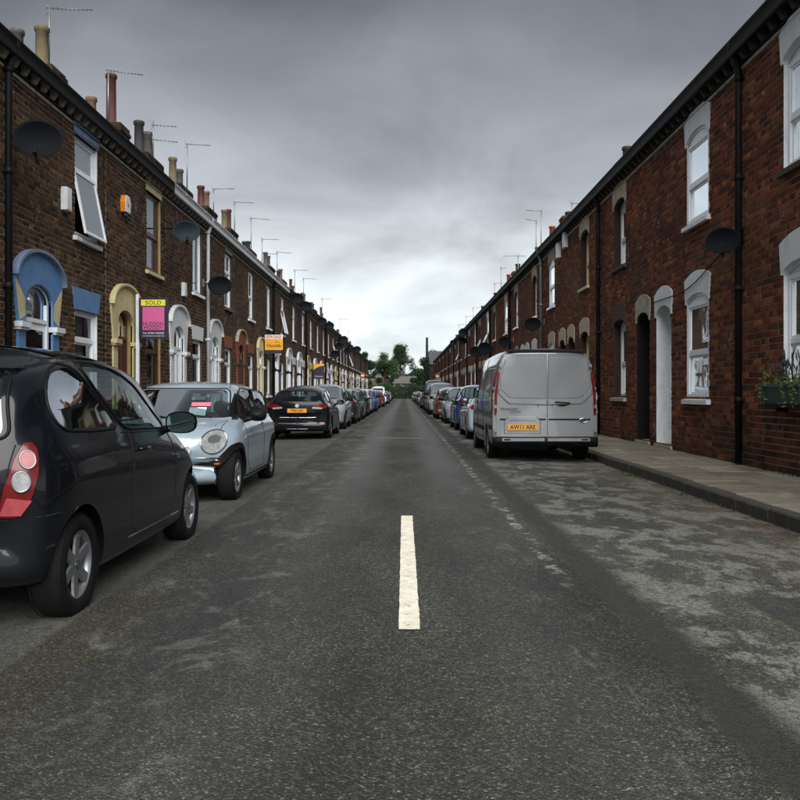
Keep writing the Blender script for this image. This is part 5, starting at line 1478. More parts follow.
def make_car(T, name, label, paintm, group=None, near=True):
    root = empty(name, (0, 0, 0), 0, label, T.get('cat', 'car'), group)
    lf = Loft(T['rows'], T.get('rc', .16), T.get('crown', .03))
    y0, y1 = T['rows'][0][0], T['rows'][-1][0]; L_ = y1 - y0
    n = 96; ys = [y0 + L_ * (.5 - .5 * math.cos(math.pi * min(1, max(0, i / n)))) * 1.0 for i in range(n + 1)]
    body = lf.build(ys).mesh('body', [paintm, M_cabin, M_inner, T.get('top', paintm)])
    bvh = BVHTree.FromPolygons([v.co[:] for v in body.vertices], [tuple(p.vertices) for p in body.polygons])
    cuts = []
    # cabin void
    c0, c1 = T['cabin']; ysi = [c0 + (c1 - c0) * i / 30 for i in range(31)]
    cav = lf.build(ysi, inset=.055, floor=T['floor']).mesh('c', [paintm, M_cabin]); cav.polygons.foreach_set('material_index', [1] * len(cav.polygons)); cuts.append(cav)
    def cutter(mb, idx):
        me = mb.mesh('c', [paintm, M_cabin, M_inner]); me.polygons.foreach_set('material_index', [idx] * len(me.polygons)); cuts.append(me)
    side = [roundp(p, T.get('wr', .07)) for p in T['side']]
    for p in side: cutter(prism(shrink([tuple(q) for q in p], .022), 'X', -1.6, 1.6), 1)
    ws_, rw = roundp(T['screen'], .09), (roundp(T['rear'], .08) if T.get('rear') else None)
    cutter(prism(shrink([tuple(q) for q in ws_], .03), 'Y', T['screen_y'], 4), 1)
    if rw: cutter(prism(shrink([tuple(q) for q in rw], .03), 'Y', -4, T['rear_y']), 1)
    wr_ = T['wheel_r']
    for ay in T['axles']:
        m = MB(); rr_ = wr_ + T.get('arch_gap', .045)
        for sg in (-1, 1):
            m = MB(); m.lathe([(rr_, 0), (rr_, .8)] if sg > 0 else [(rr_, -.8), (rr_, 0)], 40, axis='x', c=(sg * (T['w'] - .24), ay, wr_))
            k = len(m.v) // 2; m.f.append(tuple(range(40))); m.m.append(0); m.a.append(0); m.sm.append(False); m.f.append(tuple(range(79, 39, -1))); m.m.append(0); m.a.append(0); m.sm.append(False)
            cutter(m, 2)
    nb = boolean(body, cuts)
    nb.name = 'body'
    if len(nb.polygons) < 500: print('BOOLEAN FAILED', name, len(nb.polygons)); nb = body
    nb.materials.clear()
    for mm in (paintm, M_cabin, M_inner, T.get('top', paintm)): nb.materials.append(mm)
    if T.get('top'):
        for p in nb.polygons:
            if p.material_index == 0:
                c = p.center; zz = lf.at(c.y)[1]
                if c.z > zz + .035 and p.normal.z < .75 and T['cabin'][0] - .15 < c.y < T['cabin'][1] + T.get('top_ext', .0) and lf.at(c.y)[2] - zz > .12: p.material_index = 3
    nb.polygons.foreach_set('use_smooth', [True] * len(nb.polygons))
    nb.set_sharp_from_angle(angle=R(32))
    bo = link_mesh('body', nb, root)
    G = T.get('glass', M_cglass)
    def both(fn):
        for ax in ('L', 'R'): fn(ax)
    for p in side:
        for ax in ('L', 'R'):
            place(root, patch(bvh, [tuple(q) for q in p], ax, .0, .12, back=.006), 'side_window', G)
            place(root, seam(bvh, [tuple(q) for q in p], ax, .009, .001, True), 'window_seal', M_plastic)
    w = place(root, patch(bvh, [tuple(q) for q in ws_], 'F', .0, .12, back=.006), 'windscreen', G)
    place(root, seam(bvh, [tuple(q) for q in ws_], 'F', .010, .001, True), 'screen_seal', M_plastic)
    if rw:
        place(root, patch(bvh, [tuple(q) for q in rw], 'B', .0, .12, back=.006), 'rear_window', T.get('rear_glass', G))
        place(root, seam(bvh, [tuple(q) for q in rw], 'B', .010, .001, True), 'window_seal', M_plastic)
    # wheels
    tw = T.get('tyre_w', .195)
    tm = cached(('tyre', wr_, tw), lambda: tyre_mesh(wr_, tw))
    for ay in T['axles']:
        for sg in (-1, 1):
            rm = cached(('rim', wr_, tw, sg, T['rim'][0], T['rim'][3], T['rim'][1].name), lambda: rim_mesh(wr_, tw, T['rim'][0], T['rim'][1], sg, T['rim'][2], 0, T['rim'][3]))
            wo = link_mesh('wheel', tm, root, (sg * (T['w'] - tw / 2 - .015), ay, wr_ - .004)); wo.rotation_euler = (random.uniform(0, 6), 0, 0)
            link_mesh('rim', rm, wo)
    for item in T.get('seams', []):
        pts, axs = item[0], item[1]; r = item[2] if len(item) > 2 else .004; mt = item[3] if len(item) > 3 else M_inner; nm = item[4] if len(item) > 4 else 'seam'
        for ax in axs:
            place(root, seam(bvh, pts, ax, r), nm, mt)
            if ax in 'FBT' and not (len(item) > 5): place(root, seam(bvh, [(-p[0], p[1]) for p in pts], ax, r), nm, mt)
    for (nm, pts, axs, off, mt, sk) in T.get('patches', []):
        for ax in axs:
            P = roundp(pts, .025, 3) if len(pts) < 20 else [Vector(q) for q in pts]; P = [tuple(q) for q in P]
            place(root, patch(bvh, P, ax, off, .06, sk), nm, mt)
            if ax in 'FBT' and min(p[0] for p in pts) > -.01: place(root, patch(bvh, mirrorx(P), ax, off, .06, sk), nm, mt)
    for (y, z) in T.get('handles', []):
        for sg, ax in ((-1, 'L'), (1, 'R')):
            p = hit(bvh, ax, y, z, .0); m = MB(); m.tube([p + Vector((0, -.09, 0)), p + Vector((sg * .03, -.07, 0)), p + Vector((sg * .035, 0, .0)), p + Vector((sg * .03, .07, 0)), p + Vector((0, .09, 0))], .011, 8)
            place(root, m, 'door_handle', T.get('handle_mat', paintm))
    for sg in (-1, 1): wing_mirror(root, sg, T['w'] + T['mirror'][0], T['mirror'][1], T['mirror'][2], T['mirror'][3], T.get('mirror_mat', M_plastic))
    # wipers
    for q in ((-.45, .0), (.08, .5)):
        z0 = T['screen'][0][1]; place(root, seam(bvh, [(q[0], T['wiper_z']), (q[1], T['wiper_z'] + .05)], 'F', .008, .012), 'wiper', M_plastic)
    if near: seats(root, T['seat'][0], T['seat'][1], .36)
    root['_bvh'] = 0
    del root['_bvh']
    return root, bvh, lf
def children_of(o): return [c for c in bpy.data.objects if c.parent == o]
KIDS = None
def copy_car(src, loc, rz, label, paintm, src_paint, scale=(1, 1, 1), group=None):
    global KIDS
    if KIDS is None:
        KIDS = {}
        for c in bpy.data.objects:
            if c.parent is not None: KIDS.setdefault(c.parent.name, []).append(c)
    r = src.copy(); COL.objects.link(r); r.location = loc; r.rotation_euler = (0, 0, rz); r['label'] = label; r.scale = scale
    if group: r['group'] = group
    def rec(a, b):
        for ch in KIDS.get(a.name, []):
            c = ch.copy(); COL.objects.link(c); c.parent = b
            for i, sl in enumerate(c.material_slots):
                if sl.material == src_paint: sl.link = 'OBJECT'; sl.material = paintm
            rec(ch, c)
    rec(src, r); return r

ZC = -0.03
# --- small round three-door hatchback, near left
T_micra = dict(w=.83, wr=.12, rc=.20, crown=.03, wheel_r=.292, axles=(-1.27, 1.16), tyre_w=.185, rim=(6, M_alloy, .15, False),
    rows=[(-1.86, .42, .60, .66, .60, .58, .48, -.16), (-1.835, .33, .75, .82, .70, .67, .52, -.16), (-1.79, .28, .86, .98, .76, .72, .54, -.16), (-1.72, .25, .93, 1.16, .79, .745, .54, -.15), (-1.62, .23, .96, 1.32, .81, .755, .54, -.13), (-1.48, .22, .985, 1.42, .825, .765, .545, -.09),
          (-1.3, .20, .99, 1.475, .83, .77, .55, -.06), (-.8, .18, .985, 1.535, .83, .78, .57, -.03), (-.2, .18, .965, 1.545, .83, .785, .575, .02), (.3, .18, .945, 1.49, .83, .78, .56, .08), (.6, .18, .93, 1.38, .83, .775, .55, .13),
          (.9, .18, .91, 1.18, .83, .77, .56, .17), (1.1, .18, .89, 1.01, .825, .75, .58, .18), (1.25, .19, .86, .95, .82, .73, .56, .2), (1.5, .20, .78, .87, .795, .68, .5, .24), (1.7, .22, .67, .75, .74, .62, .45, .27), (1.82, .28, .55, .61, .64, .55, .4, .28), (1.86, .34, .48, .51, .5, .45, .3, .28)],
    cabin=(-1.5, 1.0), floor=.72, screen=[(-.62, .99), (.62, .99), (.50, 1.44), (-.50, 1.44)], screen_y=.1, rear=[(-.60, 1.02), (.60, 1.02), (.50, 1.38), (-.50, 1.38)], rear_y=-1.1,
    side=[[(-1.36, 1.05), (-1.40, 1.18), (-1.28, 1.37), (-1.02, 1.44), (-.93, 1.43), (-.72, 1.27), (-.50, 1.03), (-.95, 1.03)], [(-.84, 1.45), (-.42, 1.02), (.0, 1.005), (.62, .985), (.50, 1.10), (.16, 1.31), (-.22, 1.42), (-.55, 1.46)]],
    seams=[([(-.36, 1.0), (-.40, .7), (-.42, .36), (-.3, .31), (.5, .31), (.62, .42), (.64, .75), (.62, .96)], 'LR'), ([(-1.18, .86), (-1.30, .94), (-1.44, .93), (-1.48, .85), (-1.42, .79)], 'L', .003),
           ([(-.48, .305), (.75, .305)], 'LR', .006, M_chrome, 'sill_trim'), ([(-.50, 1.485), (-1.0, 1.475), (-1.3, 1.41)], 'LR', .004),
           ([(.0, .60), (.60, .60)], 'B'), ([(.62, .99), (.60, .85), (.57, .60)], 'B'), ([(-1.70, .61), (-1.52, .62)], 'LR', .0035), ([(-.5, 1.0), (.6, .965)], 'LR', .004, M_plastic, 'belt_trim')],
    patches=[('bumper_insert', [(0, .50), (.55, .50), (.55, .44), (0, .44)], 'B', .004, M_plastic, .004),
             ('headlamp', [(.45, .70), (.62, .66), (.70, .78), (.66, .88), (.52, .85)], 'F', .006, M_clear, .004), ('grille', [(0, .42), (.5, .42), (.45, .52), (0, .54)], 'F', .004, M_plastic, .004), ('side_repeater', [(.86, .80), (.93, .80), (.93, .83), (.86, .83)], 'LR', .006, M_clear, .003)],
    handles=[(-.16, .875)], mirror=(.07, .56, 1.03, 1.15), wiper_z=1.0, seat=(.05, .72), glass=M_cglass, rear_glass=M_cglass_dark)
micra, bv, lf = make_car(T_micra, 'parked_car', 'dark blue black three-door hatchback parked nearest on the left, cut by the picture edge', P_micra)
for ax in ('BL', 'BR'):
    lo = place(micra, patch(bv, roundp([(-.83, .62), (-.735, .615), (-.685, .70), (-.645, .84), (-.635, .95), (-.655, 1.0), (-.70, .995), (-.745, .93), (-.80, .78)], .03, 4), ax, .012, .03, .008, .006), 'tail_lamp', M_redlamp)
    place(micra, patch(bv, [(-.82, .63), (-.725, .625), (-.68, .70), (-.79, .72)], ax, .0165, .03, .003, .0), 'lower_lens', M_redlamp2)
    for (a, z, r, mt) in ((-.69, .91, .036, M_redlamp2), (-.725, .80, .040, M_clear)):
        place(micra, patch(bv, ell((a, z), r, r * 1.25), ax, .022, .03, .006), 'lamp_lens', mt)
        place(micra, seam(bv, ell((a, z), r, r * 1.25), ax, .006, .018, True), 'lens_ring', M_alloy)
m = MB(); nn = 13; A = []; B = []
for i in range(nn):
    a = -.50 + 1.0 * i / (nn - 1); p = hit(bv, 'B', a, 1.40, .0); A.append(p + Vector((0, .10, .045))); B.append(p + Vector((0, -.09, .0)))
m.strip(A, B, smooth=True); m.strip(B, [b + Vector((0, .015, -.03)) for b in B]); m.strip([b + Vector((0, .015, -.03)) for b in B], [a + Vector((0, .02, -.05)) for a in A]); place(micra, m, 'spoiler', P_micra)
m = MB(); m.tube([(0, -.9, 1.56), (0, -1.08, 1.78)], .005, 6); place(micra, m, 'roof_antenna', M_plastic)
place(micra, patch(bv, [(-.46, -.75), (.46, -.75), (.46, .25), (-.46, .25)], 'T', .008, .1, .01), 'sunroof', M_cglass_dark)
plate(micra, '', 0, -1.87, .50, 'B')
micra.location = (-2.675, 6.0, ZC); micra.scale = (1, 1, 1.015)

# --- small retro hatchback facing the viewer
T_mini = dict(w=.845, rc=.13, crown=.025, wheel_r=.300, axles=(-1.267, 1.2), tyre_w=.19, rim=(8, M_alloy, .10, False), top=P_black, arch_gap=.035,
    rows=[(-1.815, .38, .70, .74, .62, .58, .5, -.14), (-1.79, .28, .84, .90, .73, .68, .58, -.14), (-1.70, .22, .92, 1.08, .79, .73, .60, -.12), (-1.55, .20, .94, 1.30, .83, .75, .61, -.08), (-1.35, .19, .945, 1.375, .845, .765, .625, -.05), (-.8, .18, .94, 1.405, .845, .775, .635, -.02),
          (-.2, .18, .935, 1.415, .845, .775, .635, .02), (.25, .18, .93, 1.40, .845, .775, .63, .07), (.5, .18, .925, 1.365, .845, .77, .62, .10), (.68, .18, .92, 1.26, .845, .77, .62, .13), (.86, .18, .915, 1.10, .845, .765, .63, .15), (.98, .19, .905, .99, .845, .755, .65, .16),
          (1.25, .19, .87, .94, .84, .74, .62, .2), (1.5, .21, .80, .90, .815, .69, .56, .26), (1.66, .23, .71, .83, .775, .64, .5, .30), (1.76, .27, .60, .74, .72, .60, .45, .30), (1.80, .32, .53, .64, .66, .56, .4, .30), (1.815, .38, .49, .55, .58, .5, .36, .30)],
    cabin=(-1.55, .88), floor=.70, screen=[(-.66, .98), (.66, .98), (.575, 1.335), (-.575, 1.335)], screen_y=.0, rear=[(-.58, .98), (.58, .98), (.52, 1.28), (-.52, 1.28)], rear_y=-1.1,
    side=[[(.64, .965), (.10, .965), (-.40, .965), (-.40, 1.33), (.12, 1.335), (.40, 1.29), (.56, 1.12)], [(-.45, .965), (-1.28, .975), (-1.42, 1.0), (-1.34, 1.28), (-1.2, 1.315), (-.45, 1.33)]],
    seams=[([(-.45, .93), (-.48, .6), (-.46, .30), (.55, .30), (.70, .45), (.72, .75), (.68, .92)], 'LR'), ([(-.3, .46), (.3, .46)], 'F'), ([(.76, .53), (.55, .535), (.0, .55)], 'F', .009, M_chrome, 'bumper_trim'),
           ([(.18, 1.05), (.0, 1.06)], 'T', .012, M_plastic, 'bonnet_scoop'), ([(-1.4, 1.375), (-.8, 1.395), (0, 1.395), (.35, 1.345)], 'LR', .008, M_alloy, 'roof_rail'), ([(-1.55, .945), (-.5, .94), (.6, .94)], 'LR', .007, M_chrome, 'belt_trim'),
           ([(.67, 1.62), (.64, 1.3), (.66, 1.02)], 'T')],
    patches=[('grille', [(0, .58), (.38, .58), (.40, .64), (.34, .70), (0, .71)], 'F', .006, M_chrome, .004), ('lower_grille', [(0, .40), (.34, .40), (.36, .46), (0, .47)], 'F', .005, M_plastic, .004),
             ('side_repeater', [(.80, .72), (.86, .72), (.86, .755), (.80, .755)], 'LR', .006, M_orange, .003), ('bonnet_vent', [(0, 1.00), (.2, 1.00), (.2, 1.025), (0, 1.03)], 'T', .004, M_plastic, .003)],
    handles=[(-.34, .87)], handle_mat=M_chrome, mirror=(.09, .56, 1.0, 1.05), wiper_z=.975, seat=(-.05, .72), glass=M_cglass)
mini, bv, lf = make_car(T_mini, 'parked_car', 'silver blue retro hatchback with round headlight and black roof, facing the viewer', P_mini)
for sg in (-1, 1):
    c = (sg * .60, .715)
    place(mini, seam(bv, ell(c, .122, .135), 'F', .010, .001, True, 8, .02), 'headlamp_ring', M_chrome)
    place(mini, patch(bv, ell(c, .120, .133), 'F', .005, .04, .004), 'headlamp', M_clear)
    place(mini, patch(bv, ell((c[0], c[1] - .045), .05, .04), 'F', .007, .04, .003), 'lamp_lens', M_clear)
    place(mini, patch(bv, ell((c[0], c[1] + .03), .06, .05), 'F', .007, .04, .003), 'lamp_lens', M_alloy)
    place(mini, patch(bv, ell((sg * .645, .47), .034, .034), 'F', .008, .03, .006), 'indicator', M_orange)
    place(mini, seam(bv, ell((sg * .645, .47), .038, .038), 'F', .006, .004, True), 'indicator_ring', M_chrome)
for ax in 'LR':
    for ay in (-1.267, 1.2):
        TT = [math.pi * ((.13 if ay > 0 else -.12) + (1.0 if ay > 0 else 1.0) * i / 22) for i in range(23)]
        ring = [(ay + .395 * math.cos(t), .296 + .395 * math.sin(t)) for t in TT]
        inn = [(ay + .330 * math.cos(t), .296 + .330 * math.sin(t)) for t in TT]
        A = [hit(bv, ax, p[0], max(p[1], .2), .008) for p in ring]; B = [hit(bv, ax, p[0], max(p[1], .2), .016) for p in inn]
        m = MB(); m.strip(A, B, smooth=True); m.strip(B, [b + Vector(((.05 if ax == 'L' else -.05), 0, 0)) for b in B], smooth=True); m.strip(A, [a + Vector(((.02 if ax == 'L' else -.02), 0, 0)) for a in A], smooth=True)
        place(mini, m, 'arch_trim', M_plastic)
    place(mini, patch(bv, [(-.86, .26), (.80, .26), (.80, .19), (-.86, .19)], ax, .01, .1, .006), 'sill_trim', M_plastic)
place(mini, patch(bv, [(-.36, 1.0), (-.16, 1.0), (-.16, 1.10), (-.36, 1.10)], 'F', .006, .1), 'sticker', M_sticker)
place(mini, patch(bv, [(-.40, 1.115), (-.17, 1.115), (-.17, 1.16), (-.40, 1.16)], 'F', .006, .1), 'sticker', M_stickerR)
place(mini, patch(bv, ell((.47, 1.12), .035, .035), 'F', .006, .1), 'sticker', M_sticker)
mini.location = (-2.80, 10.98, ZC); mini.rotation_euler = (0, 0, R(180))

# --- black family hatchback, tail to the viewer
def hatch_rows(h=1.48, w=.88, L=4.3):
    k = w / .88; q = h / 1.48; l = L / 4.3
    base = [(-2.15, .40, .72, .76, .74, .70, .56, -.12), (-2.14, .33, .88, .95, .80, .75, .60, -.12), (-2.115, .28, .96, 1.05, .84, .78, .60, -.12), (-2.04, .25, .98, 1.14, .86, .79, .59, -.11), (-1.86, .22, .98, 1.28, .87, .79, .58, -.09), (-1.5, .21, .975, 1.39, .88, .795, .575, -.06),
            (-1.0, .19, .965, 1.45, .88, .80, .585, -.03), (-.4, .18, .95, 1.48, .88, .80, .59, .02), (.1, .18, .935, 1.46, .88, .80, .585, .06), (.5, .18, .925, 1.38, .88, .795, .575, .10), (.85, .18, .915, 1.22, .88, .79, .575, .13), (1.15, .18, .90, 1.04, .88, .78, .60, .15), (1.35, .18, .88, .97, .875, .765, .60, .18), (1.6, .19, .83, .91, .855, .73, .56, .22), (1.85, .21, .75, .83, .82, .68, .5, .27), (2.02, .25, .66, .73, .75, .62, .44, .30), (2.12, .30, .56, .61, .66, .56, .4, .30), (2.15, .38, .50, .53, .54, .48, .34, .30)]
    return [(r[0] * l, r[1], r[2] * q, r[3] * q, r[4] * k, r[5] * k, r[6] * k, r[7]) for r in base]
T_hatch = dict(w=.88, rc=.16, wheel_r=.315, axles=(-1.30, 1.30), tyre_w=.205, rim=(5, M_alloy, .12, True), rows=hatch_rows(),
    cabin=(-1.72, 1.12), floor=.72, screen=[(-.66, 1.0), (.66, 1.0), (.52, 1.40), (-.52, 1.40)], screen_y=.1, rear=[(-.60, 1.05), (.60, 1.05), (.50, 1.33), (-.50, 1.33)], rear_y=-1.3,
    side=[[(-1.62, 1.02), (-1.40, 1.25), (-1.0, 1.34), (-.72, 1.36), (-.70, 1.0)], [(-.66, 1.0), (-.68, 1.365), (-.30, 1.385), (.16, 1.36), (.16, .98)], [(.21, .98), (.21, 1.355), (.5, 1.27), (.92, .97)]],
    seams=[([(-1.05, .97), (-1.1, .6), (-.9, .32), (.1, .30), (.16, .95)], 'LR'), ([(.16, .30), (.85, .32), (.95, .6), (.93, .95)], 'LR'), ([(.0, .56), (.66, .56), (.70, .75), (.60, 1.0)], 'B'),
           ([(0, .605), (.52, .61)], 'B', .010, M_chrome, 'chrome_strip'), ([(0, .44), (.55, .45)], 'B', .011, M_alloy, 'bumper_strip'), ([(.0, .30), (.30, .30)], 'B', .009, M_alloy, 'bumper_strip')],
    patches=[('tail_lamp', [(.42, .90), (.62, .865), (.78, .86), (.80, .93), (.72, .99), (.60, .965)], 'B', .010, M_redlamp, .006), ('tail_lamp_clear', [(.40, .855), (.66, .835), (.70, .875), (.42, .905)], 'B', .012, M_clear, .005), ('tail_lamp', [(-1.99, .88), (-1.78, .93), (-1.68, 1.0), (-1.80, 1.0), (-1.98, .97)], 'LR', .010, M_redlamp, .006),
             ('reflector', [(.60, .42), (.74, .42), (.74, .48), (.60, .48)], 'B', .006, M_redlamp, .004), ('headlamp', [(.44, .68), (.64, .66), (.74, .76), (.70, .82), (.50, .76)], 'F', .008, M_clear, .005), ('grille', [(0, .62), (.40, .63), (.42, .70), (0, .70)], 'F', .006, M_plastic, .004), ('lower_grille', [(0, .32), (.55, .32), (.50, .48), (0, .50)], 'F', .006, M_plastic, .004),
             ('emblem', ell((0, .93), .055, .045), 'B', .014, M_chrome, .006), ('emblem', ell((0, .745), .05, .04), 'F', .012, M_chrome, .005)],
    handles=[(-.55, .90), (.28, .89)], mirror=(.08, .72, 1.0, 1.05), wiper_z=1.01, seat=(.1, .74), glass=M_cglass)
hatch, bv, lf = make_car(T_hatch, 'parked_car', 'black five-door hatchback with chrome strips and yellow plate, tail towards the viewer', P_black)
hp = plate(hatch, 'YP66 LRX', 0, -2.165, .80, 'B')
hatch.location = (-2.91, 24.45, ZC)
fr_plate = plate(hatch, '', 0, 2.165, .48, 'F', M_plateW)
# --- tall family car / people carrier shape
T_tall = dict(w=.91, rc=.16, wheel_r=.335, axles=(-1.34, 1.34), tyre_w=.215, rim=(5, M_alloy, .13, False),
    rows=[(r[0] * 1.04, r[1] + .03, r[2] * 1.12, r[3] * 1.20 if r[0] < 1.2 else r[3] * 1.14, r[4] * 1.03, r[5] * 1.04, r[6] * 1.10, r[7]) for r in hatch_rows()],
    cabin=(-1.8, 1.15), floor=.85, screen=[(-.70, 1.16), (.70, 1.16), (.58, 1.66), (-.58, 1.66)], screen_y=.1, rear=[(-.64, 1.20), (.64, 1.20), (.54, 1.58), (-.54, 1.58)], rear_y=-1.3,
    side=[[(-1.72, 1.16), (-1.50, 1.48), (-1.1, 1.58), (-.74, 1.60), (-.72, 1.14)], [(-.68, 1.14), (-.70, 1.605), (-.30, 1.63), (.16, 1.60), (.16, 1.12)], [(.21, 1.12), (.21, 1.595), (.5, 1.50), (.95, 1.10)]],
    seams=[([(-1.05, 1.1), (-1.1, .7), (-.9, .36), (.1, .34), (.16, 1.1)], 'LR'), ([(.16, .34), (.85, .36), (.95, .7), (.93, 1.08)], 'LR'), ([(.0, .62), (.66, .62), (.70, .85), (.60, 1.15)], 'B')],
    patches=[('tail_lamp', [(.62, .92), (.78, .90), (.80, 1.12), (.72, 1.2), (.64, 1.1)], 'B', .010, M_redlamp, .006), ('headlamp', [(.46, .78), (.66, .76), (.78, .88), (.74, .96), (.52, .88)], 'F', .008, M_clear, .005), ('grille', [(0, .70), (.40, .70), (.42, .82), (0, .83)], 'F', .006, M_plastic, .004), ('lower_grille', [(0, .36), (.55, .36), (.50, .52), (0, .54)], 'F', .006, M_plastic, .004)],
    handles=[(-.55, 1.03), (.28, 1.02)], mirror=(.09, .74, 1.16, 1.25), wiper_z=1.17, seat=(.1, .9), glass=M_cglass)
tall, bv, lf = make_car(T_tall, 'parked_car', 'tall silver people carrier with broad windscreen, fifth beyond the van on the right', P_silver)
plate(tall, '', 0, 2.24, .55, 'F', M_plateW); plate(tall, '', 0, -2.25, .72, 'B')
tall.location = (2.30, 49.3, ZC); tall.rotation_euler = (0, 0, R(180)); tall.scale = (1, 1, 1.06)

def mp(src, x, y, flip, label, pnt, sp, sc=(1, 1, 1), grp=None): return copy_car(src, (x, y, ZC), R(180) if flip else 0, label, pnt, sp, sc, grp)
# left side, beyond the black hatchback
mp(hatch, -2.86, 30.1, True, 'mid grey hatchback facing the viewer, directly beyond the black hatchback', P_silver, P_black, (.96, .95, 1.07))
mp(hatch, -2.78, 39.6, True, 'dark grey car with pale reflecting windscreen, third from the black hatchback on the left', P_grey, P_black, (1, 1.02, .98))
mp(hatch, -2.80, 35.0, False, 'charcoal hatchback between the mid grey and the dark grey cars on the left', P_dark, P_black, (1, 1, 1.0))
mp(hatch, -2.80, 45.6, False, 'dark hatchback just before the bright blue car on the left', P_dark, P_black, (1, 1, 1.04))
mp(hatch, -2.72, 56.5, True, 'bright blue car with shining bonnet, left side', P_blue, P_black, (1, 1, 1.02))
mp(hatch, -2.80, 51.0, False, 'silver hatchback behind the dark one, hidden up to its roof, left side', P_silver, P_black, (1, 1, 1.03))
mp(hatch, -2.82, 64.5, True, 'pale silver car beyond the bright blue one, left side', P_silver, P_black, (.97, .95, 1.05))
mp(hatch, -2.66, 76.0, False, 'dark red hatchback far down the left side', P_red, P_black, (1, 1, 1.04))
mp(hatch, -2.85, 70.5, True, 'grey car just before the dark red hatchback, left side', P_grey, P_black)
mp(tall, -2.75, 88.0, False, 'tall white van-like car far down the left side', P_white, P_silver, (1, 1, 1.12))
mp(hatch, -2.6, 97.0, False, 'dark blue car at the far end of the left side', P_dblue, P_black, (1, 1, 1.05))
FG = 'far cars parked on the left'
for y, p in ((104, P_silver), (112, P_dark), (121, P_white), (131, P_grey), (142, P_dark)): mp(hatch, -2.8, y, True, 'tiny far parked car on the left near the hedge at the street end', p, P_black, (1, 1, 1), FG)
# right side, beyond the van
mp(hatch, 2.58, 23.9, False, 'pale silver blue car almost hidden right in front of the van', P_mini, P_black, (1, .95, .98))
mp(hatch, 2.60, 29.3, False, 'deep blue hatchback, second in front of the van on the right', P_dblue, P_black, (1, 1, 1.05))
mp(hatch, 2.50, 34.9, True, 'silver hatchback facing the viewer beyond the deep blue one', P_silver, P_black, (.98, .93, 1.03))
mp(hatch, 2.36, 40.9, False, 'dark car with red tail lamps beyond the silver hatchback on the right', P_dred, P_black, (1, 1, 1.04))
mp(tall, 2.30, 60.5, True, 'tall dusk blue people carrier showing above the silver one on the right', P_purple, P_silver, (1, 1, 1.25))
mp(hatch, 2.30, 55.0, True, 'dark hatchback hidden behind the tall silver people carrier', P_dark, P_black)
mp(hatch, 2.2, 68.5, False, 'dark red small car low on the left flank of the tall people carriers', P_dred, P_black, (1, 1, 1.0))
FG = 'far cars parked on the right'
for y, p in ((75, P_silver), (82, P_white), (89, P_dark), (96, P_silver), (104, P_grey), (112, P_white), (121, P_dark), (131, P_silver), (142, P_white)):
    mp(hatch, 2.3, y, y % 2 == 0, 'tiny far parked car on the right near the trees at the street end', p, P_black, (1, 1, 1), FG)

# --- panel van, tail to the viewer
T_van = dict(cat='van', w=.975, rc=.13, crown=.03, wheel_r=.335, axles=(-1.45, 1.50), tyre_w=.215, rim=(5, M_alloy, .14, False),
    rows=[(-2.485, .40, 1.25, 2.03, .955, .945, .77, -.035), (-2.475, .36, 1.25, 2.06, .965, .955, .785, -.035), (-2.42, .33, 1.25, 2.085, .972, .965, .80, -.035), (-2.2, .30, 1.25, 2.10, .975, .97, .81, -.03), (-1.0, .28, 1.25, 2.12, .975, .97, .82, 0), (.4, .26, 1.24, 2.11, .975, .965, .81, .03), (.85, .25, 1.23, 2.06, .975, .96, .79, .07), (1.15, .25, 1.21, 1.93, .975, .95, .77, .10),
          (1.45, .24, 1.19, 1.66, .975, .94, .78, .13), (1.75, .24, 1.16, 1.37, .97, .92, .76, .15), (1.95, .24, 1.10, 1.20, .96, .90, .74, .17), (2.2, .25, .98, 1.06, .93, .85, .68, .20), (2.38, .27, .82, .90, .88, .78, .58, .23), (2.46, .32, .66, .72, .80, .70, .5, .24), (2.485, .40, .55, .58, .68, .6, .42, .24)],
    cabin=(.2, 1.7), floor=1.0, screen=[(-.80, 1.26), (.80, 1.26), (.72, 1.92), (-.72, 1.92)], screen_y=.7,
    side=[[(.55, 1.22), (.55, 1.84), (.95, 1.80), (1.25, 1.55), (1.62, 1.22)]],
    seams=[([(.45, 1.95), (.45, .42), (1.0, .36)], 'LR'), ([(-.75, 1.98), (-.75, .42), (.40, .42), (.40, 1.98)], 'L', .006), ([(-.75, 1.98), (-.75, .42), (.40, .42), (.40, 1.98)], 'R', .006), ([(-2.35, .86), (-.78, .86)], 'LR', .008, M_plastic, 'slide_rail')],
    patches=[('side_pressing', [(-2.15, 1.26), (-2.20, 1.76), (-.92, 1.78), (-.84, 1.26)], 'LR', .006, P_van, .035), ('side_pressing', [(-.66, 1.26), (-.66, 1.78), (.32, 1.78), (.32, 1.26)], 'LR', .006, P_van, .035), ('side_moulding', [(-2.4, .62), (-1.9, .62), (-1.9, .70), (-2.4, .70)], 'LR', .01, M_plastic, .006), ('side_moulding', [(-.98, .55), (1.0, .55), (1.0, .64), (-.98, .64)], 'LR', .01, M_plastic, .006),
             ('headlamp', [(.56, .82), (.80, .80), (.88, 1.0), (.80, 1.04)], 'F', .006, M_clear, .005), ('grille', [(0, .62), (.5, .62), (.56, .80), (0, .84)], 'F', .006, M_plastic, .004)],
    handles=[(.62, 1.1)], handle_mat=M_plastic, mirror=(.13, 1.05, 1.30, 1.75), wiper_z=1.27, seat=(.6, 1.05), glass=M_cglass)
van, bv, lf = make_car(T_van, 'parked_van', 'silver panel van with yellow plate and tall red tail lamps parked on the right', P_van)
